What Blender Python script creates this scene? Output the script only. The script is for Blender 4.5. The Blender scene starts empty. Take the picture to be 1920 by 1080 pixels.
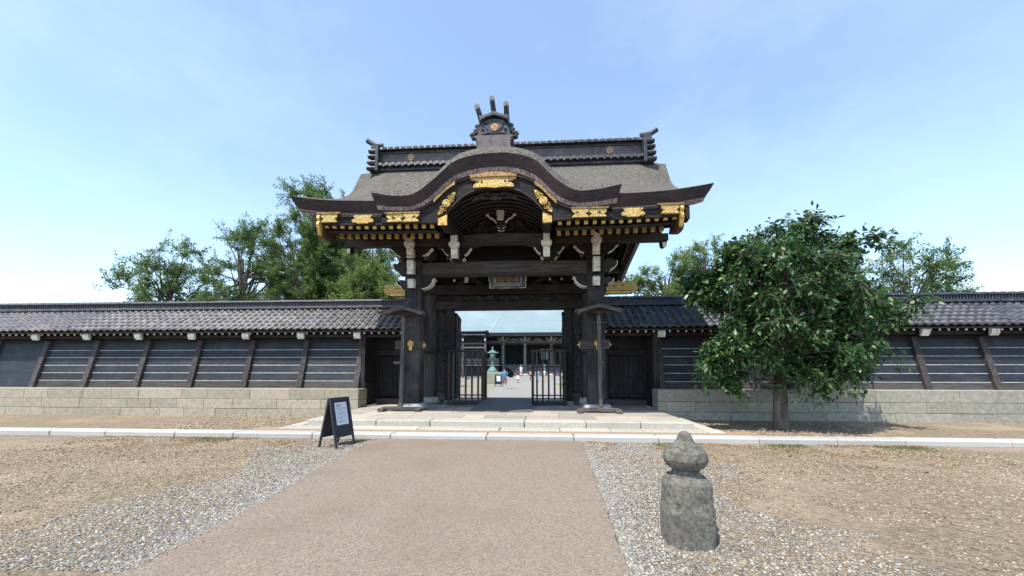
import bpy, math, random
import numpy as np
from mathutils import Vector, Matrix, noise
rnd = random.Random(11)
nrs = np.random.RandomState(5)
scene = bpy.context.scene
col = scene.collection
rad = math.radians

# ------------------------------------------------------------------ camera, world, sun, exposure
cam_d = bpy.data.cameras.new('camera')
cam = bpy.data.objects.new('camera', cam_d); col.objects.link(cam)
cam_d.sensor_width = 36; cam_d.lens = 740 / 1920 * 36; cam_d.shift_y = 95 / 1920
cam_d.clip_start = 0.05; cam_d.clip_end = 3000
cam.location = (1.1, 0, 1.6)
cam.rotation_euler = (rad(90 + 4.25), 0, rad(3.87))
scene.camera = cam

SUN = Vector((-0.28, -0.43, 1.0)).normalized()
world = bpy.data.worlds.new('World'); scene.world = world; world.use_nodes = True
wn = world.node_tree.nodes; wl = world.node_tree.links
bg = wn['Background']; bg.inputs['Strength'].default_value = 0.15
sky = wn.new('ShaderNodeTexSky'); sky.sky_type = 'NISHITA'; sky.sun_disc = False
sky.sun_elevation = math.asin(SUN.z); sky.sun_rotation = math.atan2(SUN.x, SUN.y)
sky.altitude = 0; sky.air_density = 1.0; sky.dust_density = 0.6; sky.ozone_density = 1.2
# thin high cloud: noise over the view direction mixed into the sky
wtc = wn.new('ShaderNodeTexCoord'); wmap = wn.new('ShaderNodeMapping')
wmap.inputs['Scale'].default_value = (1.3, 1.3, 2.6); wmap.inputs['Location'].default_value = (0.35, 0.9, 0.3)
wno = wn.new('ShaderNodeTexNoise'); wno.inputs['Scale'].default_value = 1.5; wno.inputs['Detail'].default_value = 9; wno.inputs['Roughness'].default_value = 0.6
wra = wn.new('ShaderNodeMapRange'); wra.inputs['From Min'].default_value = 0.45; wra.inputs['From Max'].default_value = 0.78; wra.inputs['To Min'].default_value = 0.10; wra.inputs['To Max'].default_value = 0.34
wmx = wn.new('ShaderNodeMix'); wmx.data_type = 'RGBA'; wmx.inputs['B'].default_value = (3.6, 4.1, 4.6, 1)
wl.new(wtc.outputs['Generated'], wmap.inputs['Vector']); wl.new(wmap.outputs[0], wno.inputs['Vector'])
wl.new(wno.outputs['Fac'], wra.inputs['Value']); wl.new(wra.outputs[0], wmx.inputs['Factor'])
wti = wn.new('ShaderNodeMix'); wti.data_type = 'RGBA'; wti.blend_type = 'MULTIPLY'; wti.inputs['Factor'].default_value = 1; wti.inputs['B'].default_value = (0.96, 1.0, 1.01, 1)
wl.new(sky.outputs[0], wti.inputs['A']); wl.new(wti.outputs['Result'], wmx.inputs['A']); wl.new(wmx.outputs['Result'], bg.inputs['Color'])

sun_d = bpy.data.lights.new('sun', 'SUN'); sun_d.energy = 3.0; sun_d.angle = rad(0.5); sun_d.color = (1.0, 0.93, 0.82)
sun = bpy.data.objects.new('sun', sun_d); col.objects.link(sun)
sun.rotation_euler = (-SUN).to_track_quat('-Z', 'Y').to_euler()

scene.view_settings.view_transform = 'Standard'; scene.view_settings.look = 'None'
scene.view_settings.exposure = 1.1; scene.view_settings.gamma = 1.0; scene.view_settings.use_curve_mapping = False
scene.render.engine = 'CYCLES'
scene.cycles.max_bounces = 6; scene.cycles.diffuse_bounces = 4; scene.cycles.use_denoising = True

# ------------------------------------------------------------------ materials
MATS = {}
def mat(name, c1, c2, scale=(4, 4, 4), detail=6, nrough=0.6, rough=0.7, metal=0.0, bump=0.3, bdist=0.01,
        c3=None, c3scale=0.6, c3amt=0.5, c3lo=0.5, c3hi=0.68, var=0.12, spec=0.5, voro=None, attr=None, extra=None, lo=0.35, hi=0.65, trans=None):
    m = bpy.data.materials.new(name); m.use_nodes = True; MATS[name] = m
    n = m.node_tree.nodes; l = m.node_tree.links; b = n['Principled BSDF']
    b.inputs['Roughness'].default_value = rough; b.inputs['Metallic'].default_value = metal
    b.inputs['Specular IOR Level'].default_value = spec
    tc = n.new('ShaderNodeTexCoord'); oi = n.new('ShaderNodeObjectInfo')
    off = n.new('ShaderNodeVectorMath'); off.operation = 'SCALE'; off.inputs[0].default_value = (37, 17, 23)
    l.new(oi.outputs['Random'], off.inputs['Scale'])
    ad = n.new('ShaderNodeVectorMath'); ad.operation = 'ADD'
    l.new(tc.outputs['Object'], ad.inputs[0]); l.new(off.outputs[0], ad.inputs[1])
    mp = n.new('ShaderNodeMapping'); mp.inputs['Scale'].default_value = scale; l.new(ad.outputs[0], mp.inputs['Vector'])
    no = n.new('ShaderNodeTexNoise'); no.inputs['Scale'].default_value = 1; no.inputs['Detail'].default_value = detail; no.inputs['Roughness'].default_value = nrough
    l.new(mp.outputs[0], no.inputs['Vector'])
    cr = n.new('ShaderNodeValToRGB'); cr.color_ramp.elements[0].position = lo; cr.color_ramp.elements[1].position = hi
    cr.color_ramp.elements[0].color = (*c1, 1); cr.color_ramp.elements[1].color = (*c2, 1)
    l.new(no.outputs['Fac'], cr.inputs[0]); cur = cr.outputs[0]; height = no.outputs['Fac']
    if voro:
        vo = n.new('ShaderNodeTexVoronoi'); vo.inputs['Scale'].default_value = voro[0]; l.new(ad.outputs[0], vo.inputs['Vector'])
        mx = n.new('ShaderNodeMix'); mx.data_type = 'RGBA'; mx.inputs['Factor'].default_value = voro[1]; mx.blend_type = 'MULTIPLY'
        vr = n.new('ShaderNodeValToRGB'); vr.color_ramp.elements[0].color = (*voro[2], 1); vr.color_ramp.elements[1].color = (*voro[3], 1)
        sp = n.new('ShaderNodeSeparateColor'); l.new(vo.outputs['Color'], sp.inputs[0]); l.new(sp.outputs[0], vr.inputs[0])
        l.new(cur, mx.inputs['A']); l.new(vr.outputs[0], mx.inputs['B']); cur = mx.outputs['Result']
        sm = n.new('ShaderNodeMath'); sm.operation = 'SUBTRACT'; l.new(height, sm.inputs[0]); l.new(vo.outputs['Distance'], sm.inputs[1]); height = sm.outputs[0]
    if c3:
        n3 = n.new('ShaderNodeTexNoise'); n3.inputs['Scale'].default_value = c3scale; n3.inputs['Detail'].default_value = 8; n3.inputs['Roughness'].default_value = 0.65
        l.new(ad.outputs[0], n3.inputs['Vector'])
        mr = n.new('ShaderNodeMapRange'); mr.inputs['From Min'].default_value = c3lo; mr.inputs['From Max'].default_value = c3hi; mr.inputs['To Max'].default_value = c3amt
        l.new(n3.outputs['Fac'], mr.inputs['Value'])
        mx = n.new('ShaderNodeMix'); mx.data_type = 'RGBA'; mx.inputs['B'].default_value = (*c3, 1)
        l.new(mr.outputs[0], mx.inputs['Factor']); l.new(cur, mx.inputs['A']); cur = mx.outputs['Result']
    if attr:   # per leaf / per pebble colour
        at = n.new('ShaderNodeAttribute'); at.attribute_name = 'rnd'
        ar = n.new('ShaderNodeValToRGB')
        els = ar.color_ramp.elements
        while len(els) < len(attr): els.new(0.5)
        for i, c in enumerate(attr): els[i].position = i / (len(attr) - 1); els[i].color = (*c, 1)
        l.new(at.outputs['Fac'], ar.inputs[0]); cur = ar.outputs[0]
    if var:
        hs = n.new('ShaderNodeHueSaturation'); mr = n.new('ShaderNodeMapRange')
        mr.inputs['To Min'].default_value = 1 - var; mr.inputs['To Max'].default_value = 1 + var
        l.new(oi.outputs['Random'], mr.inputs['Value']); l.new(mr.outputs[0], hs.inputs['Value']); l.new(cur, hs.inputs['Color']); cur = hs.outputs[0]
    l.new(cur, b.inputs['Base Color'])
    if bump:
        bp = n.new('ShaderNodeBump'); bp.inputs['Strength'].default_value = bump; bp.inputs['Distance'].default_value = bdist
        l.new(height, bp.inputs['Height']); l.new(bp.outputs[0], b.inputs['Normal'])
    if trans:
        tr = n.new('ShaderNodeBsdfTranslucent'); l.new(cur, tr.inputs['Color']); ms = n.new('ShaderNodeMixShader'); ms.inputs[0].default_value = trans
        out = n['Material Output']; l.new(b.outputs[0], ms.inputs[1]); l.new(tr.outputs[0], ms.inputs[2]); l.new(ms.outputs[0], out.inputs['Surface'])
    return m

WD = dict(detail=7, nrough=0.65, rough=0.78, bump=0.55, bdist=0.012, var=0.2, spec=0.3)
for ax, s in (('x', (1.6, 34, 34)), ('y', (34, 1.6, 34)), ('z', (34, 34, 1.6))):
    mat('dark_wood_' + ax, (0.007, 0.006, 0.0065), (0.03, 0.0255, 0.0255), scale=s, c3=(0.055, 0.047, 0.045), c3scale=1.3, c3amt=0.6, **WD)
    if ax == 'z': mat('pillar_wood', (0.006, 0.005, 0.0055), (0.045, 0.039, 0.038), scale=(30, 30, 1.1), c3=(0.12, 0.108, 0.105), c3scale=1.0, c3amt=0.65, c3lo=.45, c3hi=.75, **WD)
    mat('grey_wood_' + ax, (0.022, 0.0195, 0.02), (0.095, 0.086, 0.084), scale=s, c3=(0.06, 0.046, 0.04), c3scale=1.1, c3amt=0.55, **WD)
mat('brown_wood', (0.02, 0.0145, 0.0135), (0.075, 0.055, 0.049), scale=(1.6, 34, 34), **WD)
mat('carved_wood', (0.008, 0.0075, 0.0085), (0.034, 0.031, 0.034), scale=(9, 9, 9), rough=0.7, bump=0.8, bdist=0.02, var=0.1)
for ax, s in (('x', (1.6, 34, 34)), ('y', (34, 1.6, 34)), ('z', (34, 34, 1.6))):
    mat('weathered_wood_' + ax, (0.035, 0.031, 0.031), (0.145, 0.132, 0.126), scale=s, c3=(0.1, 0.08, 0.068), c3scale=1.5, c3amt=0.4, **WD)
mat('bark_top', (0.024, 0.021, 0.018), (0.225, 0.208, 0.185), scale=(14, 14, 14), detail=7, nrough=0.82, rough=0.95, bump=1.0, bdist=0.04,
    c3=(0.1, 0.1, 0.06), c3scale=1.4, c3amt=0.6, var=0, lo=0.36, hi=0.62, spec=0.1)
mat('bark_edge', (0.02, 0.016, 0.018), (0.062, 0.05, 0.052), scale=(5, 5, 70), detail=6, rough=0.85, bump=0.7, bdist=0.012, c3=(0.08, 0.058, 0.055), c3scale=0.9, c3amt=0.45, var=0, spec=0.2)
mat('bark_layer', (0.09, 0.06, 0.055), (0.34, 0.27, 0.255), scale=(26, 26, 1.2), detail=5, rough=0.85, bump=0.8, bdist=0.012, c3=(0.2, 0.19, 0.2), c3scale=0.7, c3amt=0.6, var=0, spec=0.2)
mat('gold', (0.22, 0.12, 0.03), (0.66, 0.45, 0.13), scale=(11, 11, 11), detail=3, rough=0.42, metal=0.4, bump=0.9, bdist=0.02, c3=(0.3, 0.15, 0.05), c3scale=2.5, c3amt=0.55, var=0.1, lo=0.3, hi=0.56)
mat('engraved_gold', (0.26, 0.165, 0.05), (0.6, 0.43, 0.145), scale=(34, 34, 34), detail=3, rough=0.45, metal=0.38, bump=1.0, bdist=0.02, c3=(0.3, 0.18, 0.06), c3scale=3, c3amt=0.4, var=0.08, lo=0.38, hi=0.55)
mat('aged_gold', (0.12, 0.065, 0.025), (0.42, 0.27, 0.1), scale=(22, 22, 22), detail=3, rough=0.5, metal=0.4, bump=0.8, bdist=0.015, var=0.1)
mat('dull_gilt', (0.12, 0.1, 0.07), (0.3, 0.26, 0.18), scale=(9, 9, 9), rough=0.6, bump=0, var=0)
mat('bronze_sheath', (0.04, 0.025, 0.016), (0.2, 0.125, 0.065), scale=(24, 24, 24), detail=2, rough=0.5, metal=0.45, bump=0.9, bdist=0.015, var=0)
mat('copper_crest', (0.22, 0.115, 0.08), (0.5, 0.3, 0.22), scale=(30, 30, 30), rough=0.5, metal=0.4, bump=0.5, bdist=0.005, var=0)
mat('white_paint', (0.5, 0.48, 0.43), (0.8, 0.78, 0.72), scale=(7, 7, 7), rough=0.8, bump=0.2, c3=(0.3, 0.28, 0.24), c3scale=6, c3amt=0.55, var=0.08)
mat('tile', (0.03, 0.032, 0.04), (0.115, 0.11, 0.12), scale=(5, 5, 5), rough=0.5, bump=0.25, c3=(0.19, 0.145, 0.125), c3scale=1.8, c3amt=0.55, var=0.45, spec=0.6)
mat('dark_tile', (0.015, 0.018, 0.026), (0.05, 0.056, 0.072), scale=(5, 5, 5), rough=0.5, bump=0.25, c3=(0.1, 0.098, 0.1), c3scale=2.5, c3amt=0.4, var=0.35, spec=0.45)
mat('horn_cap', (0.09, 0.09, 0.09), (0.2, 0.2, 0.19), scale=(20, 20, 20), rough=0.7, bump=0.1, var=0)
mat('ridge_tile_black', (0.012, 0.014, 0.019), (0.04, 0.044, 0.055), scale=(9, 9, 9), rough=0.55, bump=0.2, var=0.3, spec=0.4)
mat('ridge_copper', (0.06, 0.048, 0.053), (0.135, 0.11, 0.118), scale=(6, 6, 6), rough=0.6, bump=0.15, c3=(0.2, 0.165, 0.165), c3scale=2.2, c3amt=0.45, var=0.08)
mat('black_board', (0.006, 0.009, 0.015), (0.02, 0.026, 0.036), scale=(1.2, 20, 26), rough=0.62, bump=0.25, c3=(0.06, 0.062, 0.065), c3scale=1.6, c3amt=0.4, var=0.2, spec=0.4)
mat('granite', (0.28, 0.265, 0.225), (0.52, 0.49, 0.425), scale=(30, 30, 30), detail=8, nrough=0.8, rough=0.85, bump=0.5, bdist=0.008, c3=(0.3, 0.27, 0.2), c3scale=2.2, c3amt=0.45, var=0.12)
mat('kerb_granite', (0.3, 0.292, 0.278), (0.5, 0.492, 0.465), scale=(40, 40, 40), detail=8, nrough=0.8, rough=0.85, bump=0.35, bdist=0.006, c3=(0.36, 0.34, 0.29), c3scale=1.6, c3amt=0.4, var=0.08)
mat('paving', (0.25, 0.225, 0.19), (0.46, 0.415, 0.35), scale=(22, 22, 22), detail=8, nrough=0.75, rough=0.85, bump=0.35, bdist=0.006, c3=(0.25, 0.2, 0.16), c3scale=1.4, c3amt=0.45, var=0.2)
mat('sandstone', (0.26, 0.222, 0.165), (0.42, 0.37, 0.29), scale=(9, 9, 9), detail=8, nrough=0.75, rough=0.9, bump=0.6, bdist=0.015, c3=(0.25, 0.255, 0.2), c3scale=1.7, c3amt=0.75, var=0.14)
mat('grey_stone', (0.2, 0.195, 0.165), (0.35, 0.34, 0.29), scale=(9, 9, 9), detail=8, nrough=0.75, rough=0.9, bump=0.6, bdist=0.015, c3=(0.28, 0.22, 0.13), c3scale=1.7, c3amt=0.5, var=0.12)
mat('pillar_stone', (0.2, 0.2, 0.19), (0.42, 0.42, 0.39), scale=(12, 12, 12), detail=8, nrough=0.75, rough=0.8, bump=0.5, bdist=0.01, c3=(0.14, 0.14, 0.13), c3scale=2, c3amt=0.5, var=0.1)
mat('post_stone', (0.055, 0.053, 0.043), (0.25, 0.24, 0.2), scale=(22, 22, 22), detail=9, nrough=0.82, rough=0.95, bump=1.0, bdist=0.02, c3=(0.12, 0.088, 0.085), c3scale=7, c3amt=0.6, c3lo=0.55, c3hi=0.62, var=0, lo=0.38, hi=0.62)
mat('path', (0.12, 0.096, 0.074), (0.335, 0.278, 0.218), scale=(48, 48, 48), detail=7, nrough=0.9, rough=0.92, bump=0.5, bdist=0.006, c3=(0.17, 0.125, 0.095), c3scale=0.55, c3amt=0.5, var=0, lo=0.4, hi=0.62, spec=0.2)
mat('soil', (0.17, 0.135, 0.092), (0.42, 0.345, 0.25), scale=(13, 13, 13), detail=10, nrough=0.85, rough=0.95, bump=0.9, bdist=0.03, c3=(0.43, 0.335, 0.235), c3scale=0.7, c3amt=0.6, var=0, voro=(26, 0.55, (0.45, 0.42, 0.36), (1, 1, 1)), spec=0.15)
mat('reddish_soil', (0.24, 0.16, 0.105), (0.4, 0.285, 0.195), scale=(14, 14, 14), detail=9, nrough=0.8, rough=0.95, bump=0.6, bdist=0.02, var=0, spec=0.15)
mat('court_gravel', (0.2, 0.18, 0.15), (0.4, 0.365, 0.31), scale=(9, 9, 9), detail=10, nrough=0.9, rough=0.95, bump=0.8, bdist=0.04, c3=(0.34, 0.27, 0.19), c3scale=0.25, c3amt=0.6, var=0, voro=(20, 0.4, (0.55, 0.53, 0.5), (1, 1, 1)), spec=0.15)
mat('court_path', (0.22, 0.215, 0.2), (0.4, 0.39, 0.365), scale=(10, 10, 10), detail=10, nrough=0.9, rough=0.95, bump=0.8, bdist=0.03, var=0, voro=(18, 0.5, (0.5, 0.5, 0.5), (1, 1, 1)), spec=0.15)
mat('grass', (0.1, 0.14, 0.03), (0.26, 0.3, 0.09), scale=(7, 7, 7), detail=9, nrough=0.9, rough=0.95, bump=0.6, bdist=0.04, var=0, spec=0.1)
mat('pebble', (0.3, 0.3, 0.3), (0.5, 0.5, 0.5), rough=0.85, bump=0, var=0, attr=[(0.05, 0.05, 0.048), (0.13, 0.135, 0.135), (0.22, 0.225, 0.22), (0.2, 0.155, 0.1), (0.3, 0.285, 0.25), (0.46, 0.44, 0.4)])
mat('warm_pebble', (0.3, 0.3, 0.3), (0.5, 0.5, 0.5), rough=0.85, bump=0, var=0, attr=[(0.07, 0.045, 0.025), (0.15, 0.11, 0.065), (0.24, 0.19, 0.12), (0.3, 0.25, 0.17), (0.42, 0.38, 0.3)])
mat('dry_leaf', (0, 0, 0), (0, 0, 0), rough=0.9, bump=0, var=0, attr=[(0.06, 0.03, 0.015), (0.14, 0.075, 0.035), (0.24, 0.13, 0.05), (0.3, 0.2, 0.1)])
mat('roof_verdigris', (0.16, 0.225, 0.25), (0.215, 0.285, 0.31), scale=(0.5, 8, 8), detail=6, rough=0.7, bump=0.3, bdist=0.03, c3=(0.26, 0.33, 0.355), c3scale=0.12, c3amt=0.6, var=0)
mat('bronze_green', (0.05, 0.13, 0.12), (0.14, 0.28, 0.26), scale=(5, 5, 5), rough=0.6, bump=0.3, c3=(0.07, 0.11, 0.1), c3scale=3, c3amt=0.4, var=0)
mat('hall_wood', (0.045, 0.043, 0.046), (0.12, 0.11, 0.11), scale=(3, 3, 3), rough=0.8, bump=0.2, var=0.15)
mat('hall_dark', (0.012, 0.013, 0.016), (0.03, 0.032, 0.038), scale=(3, 3, 3), rough=0.8, bump=0.2, var=0.1)
mat('hall_step', (0.09, 0.093, 0.098), (0.17, 0.174, 0.18), scale=(3, 3, 3), rough=0.8, bump=0.2, var=0.1)
mat('hall_white', (0.6, 0.6, 0.56), (0.78, 0.78, 0.74), rough=0.8, bump=0, var=0)
mat('board_black', (0.014, 0.017, 0.026), (0.026, 0.031, 0.043), scale=(3, 3, 12), rough=0.5, bump=0.1, var=0)
mat('paper', (0.55, 0.62, 0.67), (0.62, 0.69, 0.74), scale=(2, 2, 2), rough=0.6, bump=0, var=0)
mat('ink', (0.03, 0.03, 0.035), (0.05, 0.05, 0.055), rough=0.8, bump=0, var=0)
mat('grey_ink', (0.2, 0.23, 0.26), (0.28, 0.31, 0.34), rough=0.8, bump=0, var=0)
mat('ramp_mat', (0.07, 0.072, 0.08), (0.12, 0.122, 0.13), scale=(20, 2, 20), rough=0.75, bump=0.2, var=0)
mat('plaque_blue', (0.015, 0.045, 0.15), (0.03, 0.09, 0.25), scale=(6, 6, 6), rough=0.5, bump=0.1, var=0)
mat('plaque_brown', (0.07, 0.035, 0.03), (0.15, 0.085, 0.07), scale=(6, 6, 6), rough=0.6, bump=0.3, var=0)
mat('plaque_green', (0.02, 0.06, 0.045), (0.05, 0.11, 0.08), rough=0.6, bump=0.1, var=0)
mat('pale_gold', (0.45, 0.38, 0.22), (0.7, 0.62, 0.42), rough=0.5, bump=0, var=0)
mat('tree_bark', (0.05, 0.042, 0.035), (0.17, 0.145, 0.12), scale=(8, 8, 2), rough=0.9, bump=0.8, bdist=0.03, var=0)
mat('leaf_mid', (0, 0, 0), (0, 0, 0), rough=0.6, bump=0, var=0, spec=0.3, trans=0.5, attr=[(0.045, 0.085, 0.022), (0.09, 0.16, 0.042), (0.14, 0.225, 0.065), (0.2, 0.3, 0.095)])
mat('leaf_light', (0, 0, 0), (0, 0, 0), rough=0.6, bump=0, var=0, spec=0.3, trans=0.45, attr=[(0.08, 0.14, 0.035), (0.14, 0.22, 0.055), (0.2, 0.29, 0.08), (0.26, 0.34, 0.11)])
mat('leaf_glossy', (0, 0, 0), (0, 0, 0), rough=0.4, bump=0, var=0, spec=0.45, trans=0.3, attr=[(0.014, 0.042, 0.016), (0.028, 0.078, 0.026), (0.06, 0.14, 0.04), (0.17, 0.27, 0.07)])
mat('skin', (0.42, 0.26, 0.18), (0.5, 0.32, 0.23), rough=0.6, bump=0, var=0)
mat('hair', (0.012, 0.01, 0.009), (0.03, 0.024, 0.02), rough=0.5, bump=0, var=0)
def flat(name, c, rough=0.8): return mat(name, tuple(x * 0.85 for x in c), tuple(min(1, x * 1.1) for x in c), scale=(14, 14, 14), rough=rough, bump=0.1, var=0)
for k, c in dict(cloth_blue=(0.02, 0.3, 0.62), cloth_plum=(0.1, 0.045, 0.055), cloth_white=(0.72, 0.72, 0.7), cloth_black=(0.016, 0.016, 0.02), cloth_pink=(0.55, 0.3, 0.26),
                 cloth_pale_blue=(0.5, 0.58, 0.72), cloth_khaki=(0.42, 0.36, 0.25), cloth_brown=(0.16, 0.07, 0.06), cloth_sky=(0.4, 0.62, 0.72), cloth_check=(0.22, 0.12, 0.15), straw=(0.6, 0.52, 0.38)).items(): flat(k, c)

# ------------------------------------------------------------------ mesh helpers
class MB:
    def __init__(s): s.v = []; s.f = []
    def add(s, vs, fs):
        o = len(s.v); s.v += [tuple(p) for p in vs]; s.f += [tuple(i + o for i in f) for f in fs]; return s
    def box(s, x0, x1, y0, y1, z0, z1):
        return s.add([(x0, y0, z0), (x1, y0, z0), (x1, y1, z0), (x0, y1, z0), (x0, y0, z1), (x1, y0, z1), (x1, y1, z1), (x0, y1, z1)],
                     [(0, 3, 2, 1), (4, 5, 6, 7), (0, 1, 5, 4), (1, 2, 6, 5), (2, 3, 7, 6), (3, 0, 4, 7)])
    def bbox(s, x0, x1, y0, y1, z0, z1, b=0.01):          # box with chamfered edges
        vs = []
        for z, i in ((z0, b), (z0 + b, 0), (z1 - b, 0), (z1, b)):
            vs += [(x0 + i + b * 0.7, y0 + i, z), (x1 - i - b * 0.7, y0 + i, z), (x1 - i, y0 + i + b * 0.7, z), (x1 - i, y1 - i - b * 0.7, z),
                   (x1 - i - b * 0.7, y1 - i, z), (x0 + i + b * 0.7, y1 - i, z), (x0 + i, y1 - i - b * 0.7, z), (x0 + i, y0 + i + b * 0.7, z)]
        fs = [tuple(range(7, -1, -1)), tuple(range(24, 32))]
        for r in range(3):
            for k in range(8):
                a = r * 8 + k; c = r * 8 + (k + 1) % 8; fs.append((a, c, c + 8, a + 8))
        return s.add(vs, fs)
    def prism(s, poly, axis, a, b):
        n = len(poly)
        def P(p, t): return {'x': (t, p[0], p[1]), 'y': (p[0], t, p[1]), 'z': (p[0], p[1], t)}[axis]
        return s.add([P(p, a) for p in poly] + [P(p, b) for p in poly], [tuple(range(n)), tuple(range(2 * n - 1, n - 1, -1))] + [(i, i + n, (i + 1) % n + n, (i + 1) % n) for i in range(n)])
    def rings(s, rings, cap=True, closed=True):
        n = len(rings[0]); vs = [p for r in rings for p in r]; fs = []
        for i in range(len(rings) - 1):
            for k in range(n if closed else n - 1):
                a = i * n + k; b = i * n + (k + 1) % n; fs.append((a, b, b + n, a + n))
        if cap: fs += [tuple(range(n - 1, -1, -1)), tuple(range((len(rings) - 1) * n, len(rings) * n))]
        return s.add(vs, fs)
    def tube(s, pts, r, n=6):
        pts = [Vector(p) for p in pts]; rr = r if isinstance(r, (list, tuple)) else [r] * len(pts); out = []
        for i, p in enumerate(pts):
            d = (pts[min(i + 1, len(pts) - 1)] - pts[max(i - 1, 0)]).normalized()
            u = d.cross(Vector((0, 0, 1)));  u = d.cross(Vector((0, 1, 0))) if u.length < 0.05 else u
            u.normalize(); w = d.cross(u)
            out.append([p + (u * math.cos(2 * math.pi * k / n) + w * math.sin(2 * math.pi * k / n)) * rr[i] for k in range(n)])
        return s.rings(out)
    def lathe(s, prof, n=16, c=(0, 0, 0), sq=None):
        return s.rings([[(c[0] + r * math.cos(2 * math.pi * (k + .5) / n), c[1] + r * math.sin(2 * math.pi * (k + .5) / n), c[2] + z) for k in range(n)] for r, z in prof])
    def disc(s, cx, cz, y0, y1, r, n=14, axis='y'):
        return s.prism([(cx + r * math.cos(2 * math.pi * k / n), cz + r * math.sin(2 * math.pi * k / n)) for k in range(n)], axis, y0, y1)
    def beam(s, p0, p1, w, h):
        p0 = Vector(p0); p1 = Vector(p1); d = (p1 - p0).normalized(); u = d.cross(Vector((0, 0, 1)))
        if u.length < 1e-3: u = Vector((1, 0, 0))
        u.normalize(); t = u.cross(d)
        q = [(-w / 2, -h / 2), (w / 2, -h / 2), (w / 2, h / 2), (-w / 2, h / 2)]
        return s.rings([[p + u * a + t * b for a, b in q] for p in (p0, p1)])
    def grid(s, fn, nu, nv, keep=None):
        vs = [fn(i / nu, j / nv) for j in range(nv + 1) for i in range(nu + 1)]; fs = []
        for j in range(nv):
            for i in range(nu):
                if keep and not keep((i + .5) / nu, (j + .5) / nv): continue
                a = j * (nu + 1) + i; fs.append((a, a + 1, a + nu + 2, a + nu + 1))
        return s.add(vs, fs)

def mesh_of(name, mb, m, smooth=False):
    me = bpy.data.meshes.new(name); me.from_pydata(mb.v, [], mb.f); me.update()
    me.materials.append(MATS[m] if isinstance(m, str) else m)
    if smooth: me.polygons.foreach_set('use_smooth', [True] * len(me.polygons))
    return me
def props(o, label=None, cat=None, group=None, kind=None):
    if label: o['label'] = label
    if cat: o['category'] = cat
    if group: o['group'] = group
    if kind: o['kind'] = kind
    return o
def attach(o, parent):
    if parent is not None:
        o.parent = parent
        if parent.type == 'EMPTY': o.matrix_parent_inverse = Matrix.Translation(-parent.location)
def obj(name, mb, m, parent=None, label=None, cat=None, group=None, kind=None, smooth=False, loc=None, rot=None, bevel=0):
    me = mb if isinstance(mb, bpy.types.Mesh) else mesh_of(name, mb, m, smooth)
    o = bpy.data.objects.new(name, me); col.objects.link(o); attach(o, parent)
    if loc is not None: o.location = loc
    if rot is not None: o.rotation_euler = rot
    if bevel: b = o.modifiers.new('bevel', 'BEVEL'); b.width = bevel; b.segments = 1; b.limit_method = 'ANGLE'; b.angle_limit = rad(40)
    if smooth and not isinstance(mb, bpy.types.Mesh):
        try: me.set_sharp_from_angle(angle=rad(45))
        except Exception: pass
    return props(o, label, cat, group, kind)
def empty(name, loc, label, cat, group=None, rotz=0):
    o = bpy.data.objects.new(name, None); col.objects.link(o); o.location = loc; o.rotation_euler = (0, 0, rotz); o.empty_display_size = 0.2
    return props(o, label, cat, group)
def copy_tree(src, parent=None, loc=None, rotz=None):
    c = src.copy(); col.objects.link(c)
    if parent is not None: c.parent = parent
    if loc is not None: c.location = loc
    if rotz is not None: c.rotation_euler = (0, 0, rotz)
    for ch in list(src.children): copy_tree(ch, c)
    return c
def interp(pts, x):
    if x <= pts[0][0]: return pts[0][1]
    if x >= pts[-1][0]: return pts[-1][1]
    for i in range(len(pts) - 1):
        if pts[i][0] <= x <= pts[i + 1][0]:
            x0, y0 = pts[i]; x1, y1 = pts[i + 1]; t = (x - x0) / (x1 - x0); h = x1 - x0
            def sl(a, b, c):
                s1 = (b[1] - a[1]) / (b[0] - a[0]); s2 = (c[1] - b[1]) / (c[0] - b[0]); return (s1 + s2) / 2
            m0 = sl(pts[i - 1], pts[i], pts[i + 1]) if i > 0 else (y1 - y0) / h
            m1 = sl(pts[i], pts[i + 1], pts[i + 2]) if i + 2 < len(pts) else (y1 - y0) / h
            t2 = t * t; t3 = t2 * t
            return (2 * t3 - 3 * t2 + 1) * y0 + (t3 - 2 * t2 + t) * h * m0 + (-2 * t3 + 3 * t2) * y1 + (t3 - t2) * h * m1
def smoothstep(a, b, x):
    t = max(0, min(1, (x - a) / (b - a))); return t * t * (3 - 2 * t)

# ================================================================== SETTING: ground
MID = 14.6
g = MB(); g.box(-400, 400, -300, 700, -1.0, -0.16)
obj('ground', g, 'court_gravel', kind='structure', label='pale gravel court floor stretching behind the gate and walls')
g = MB()
g.grid(lambda u, v: (-80 + 160 * u, -60 + 73.2 * v, 0.006 * noise.noise(Vector((u * 300, v * 150, 0)))), 200, 120)
g.box(-80, 80, -60, 15.2, -0.6, -0.03)
obj('forecourt_ground', g, 'soil', kind='structure', label='beige soil and grit forecourt in front of the gate')
# light grit path through the court
g = MB()
pts = []
g.grid(lambda u, v: (-2.3 - 0.9 * v + (4.6 + 3.0 * v) * u, 17 + 45 * v, -0.15), 4, 20)
obj('court_path', g, 'court_path', kind='structure', label='pale grey grit path leading across the court to the hall')
g = MB(); g.grid(lambda u, v: (3.0 + 0.3 * math.sin(v * 9) + 7 * u, 31 + 6.5 * v, -0.147), 6, 12); g.grid(lambda u, v: (2.8 + 0.3 * math.sin(v * 7) + 7 * u, 40.5 + 5 * v, -0.147), 6, 12)
obj('lawn', g, 'grass', kind='structure', label='yellow green grass strips beside the court path')

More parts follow.
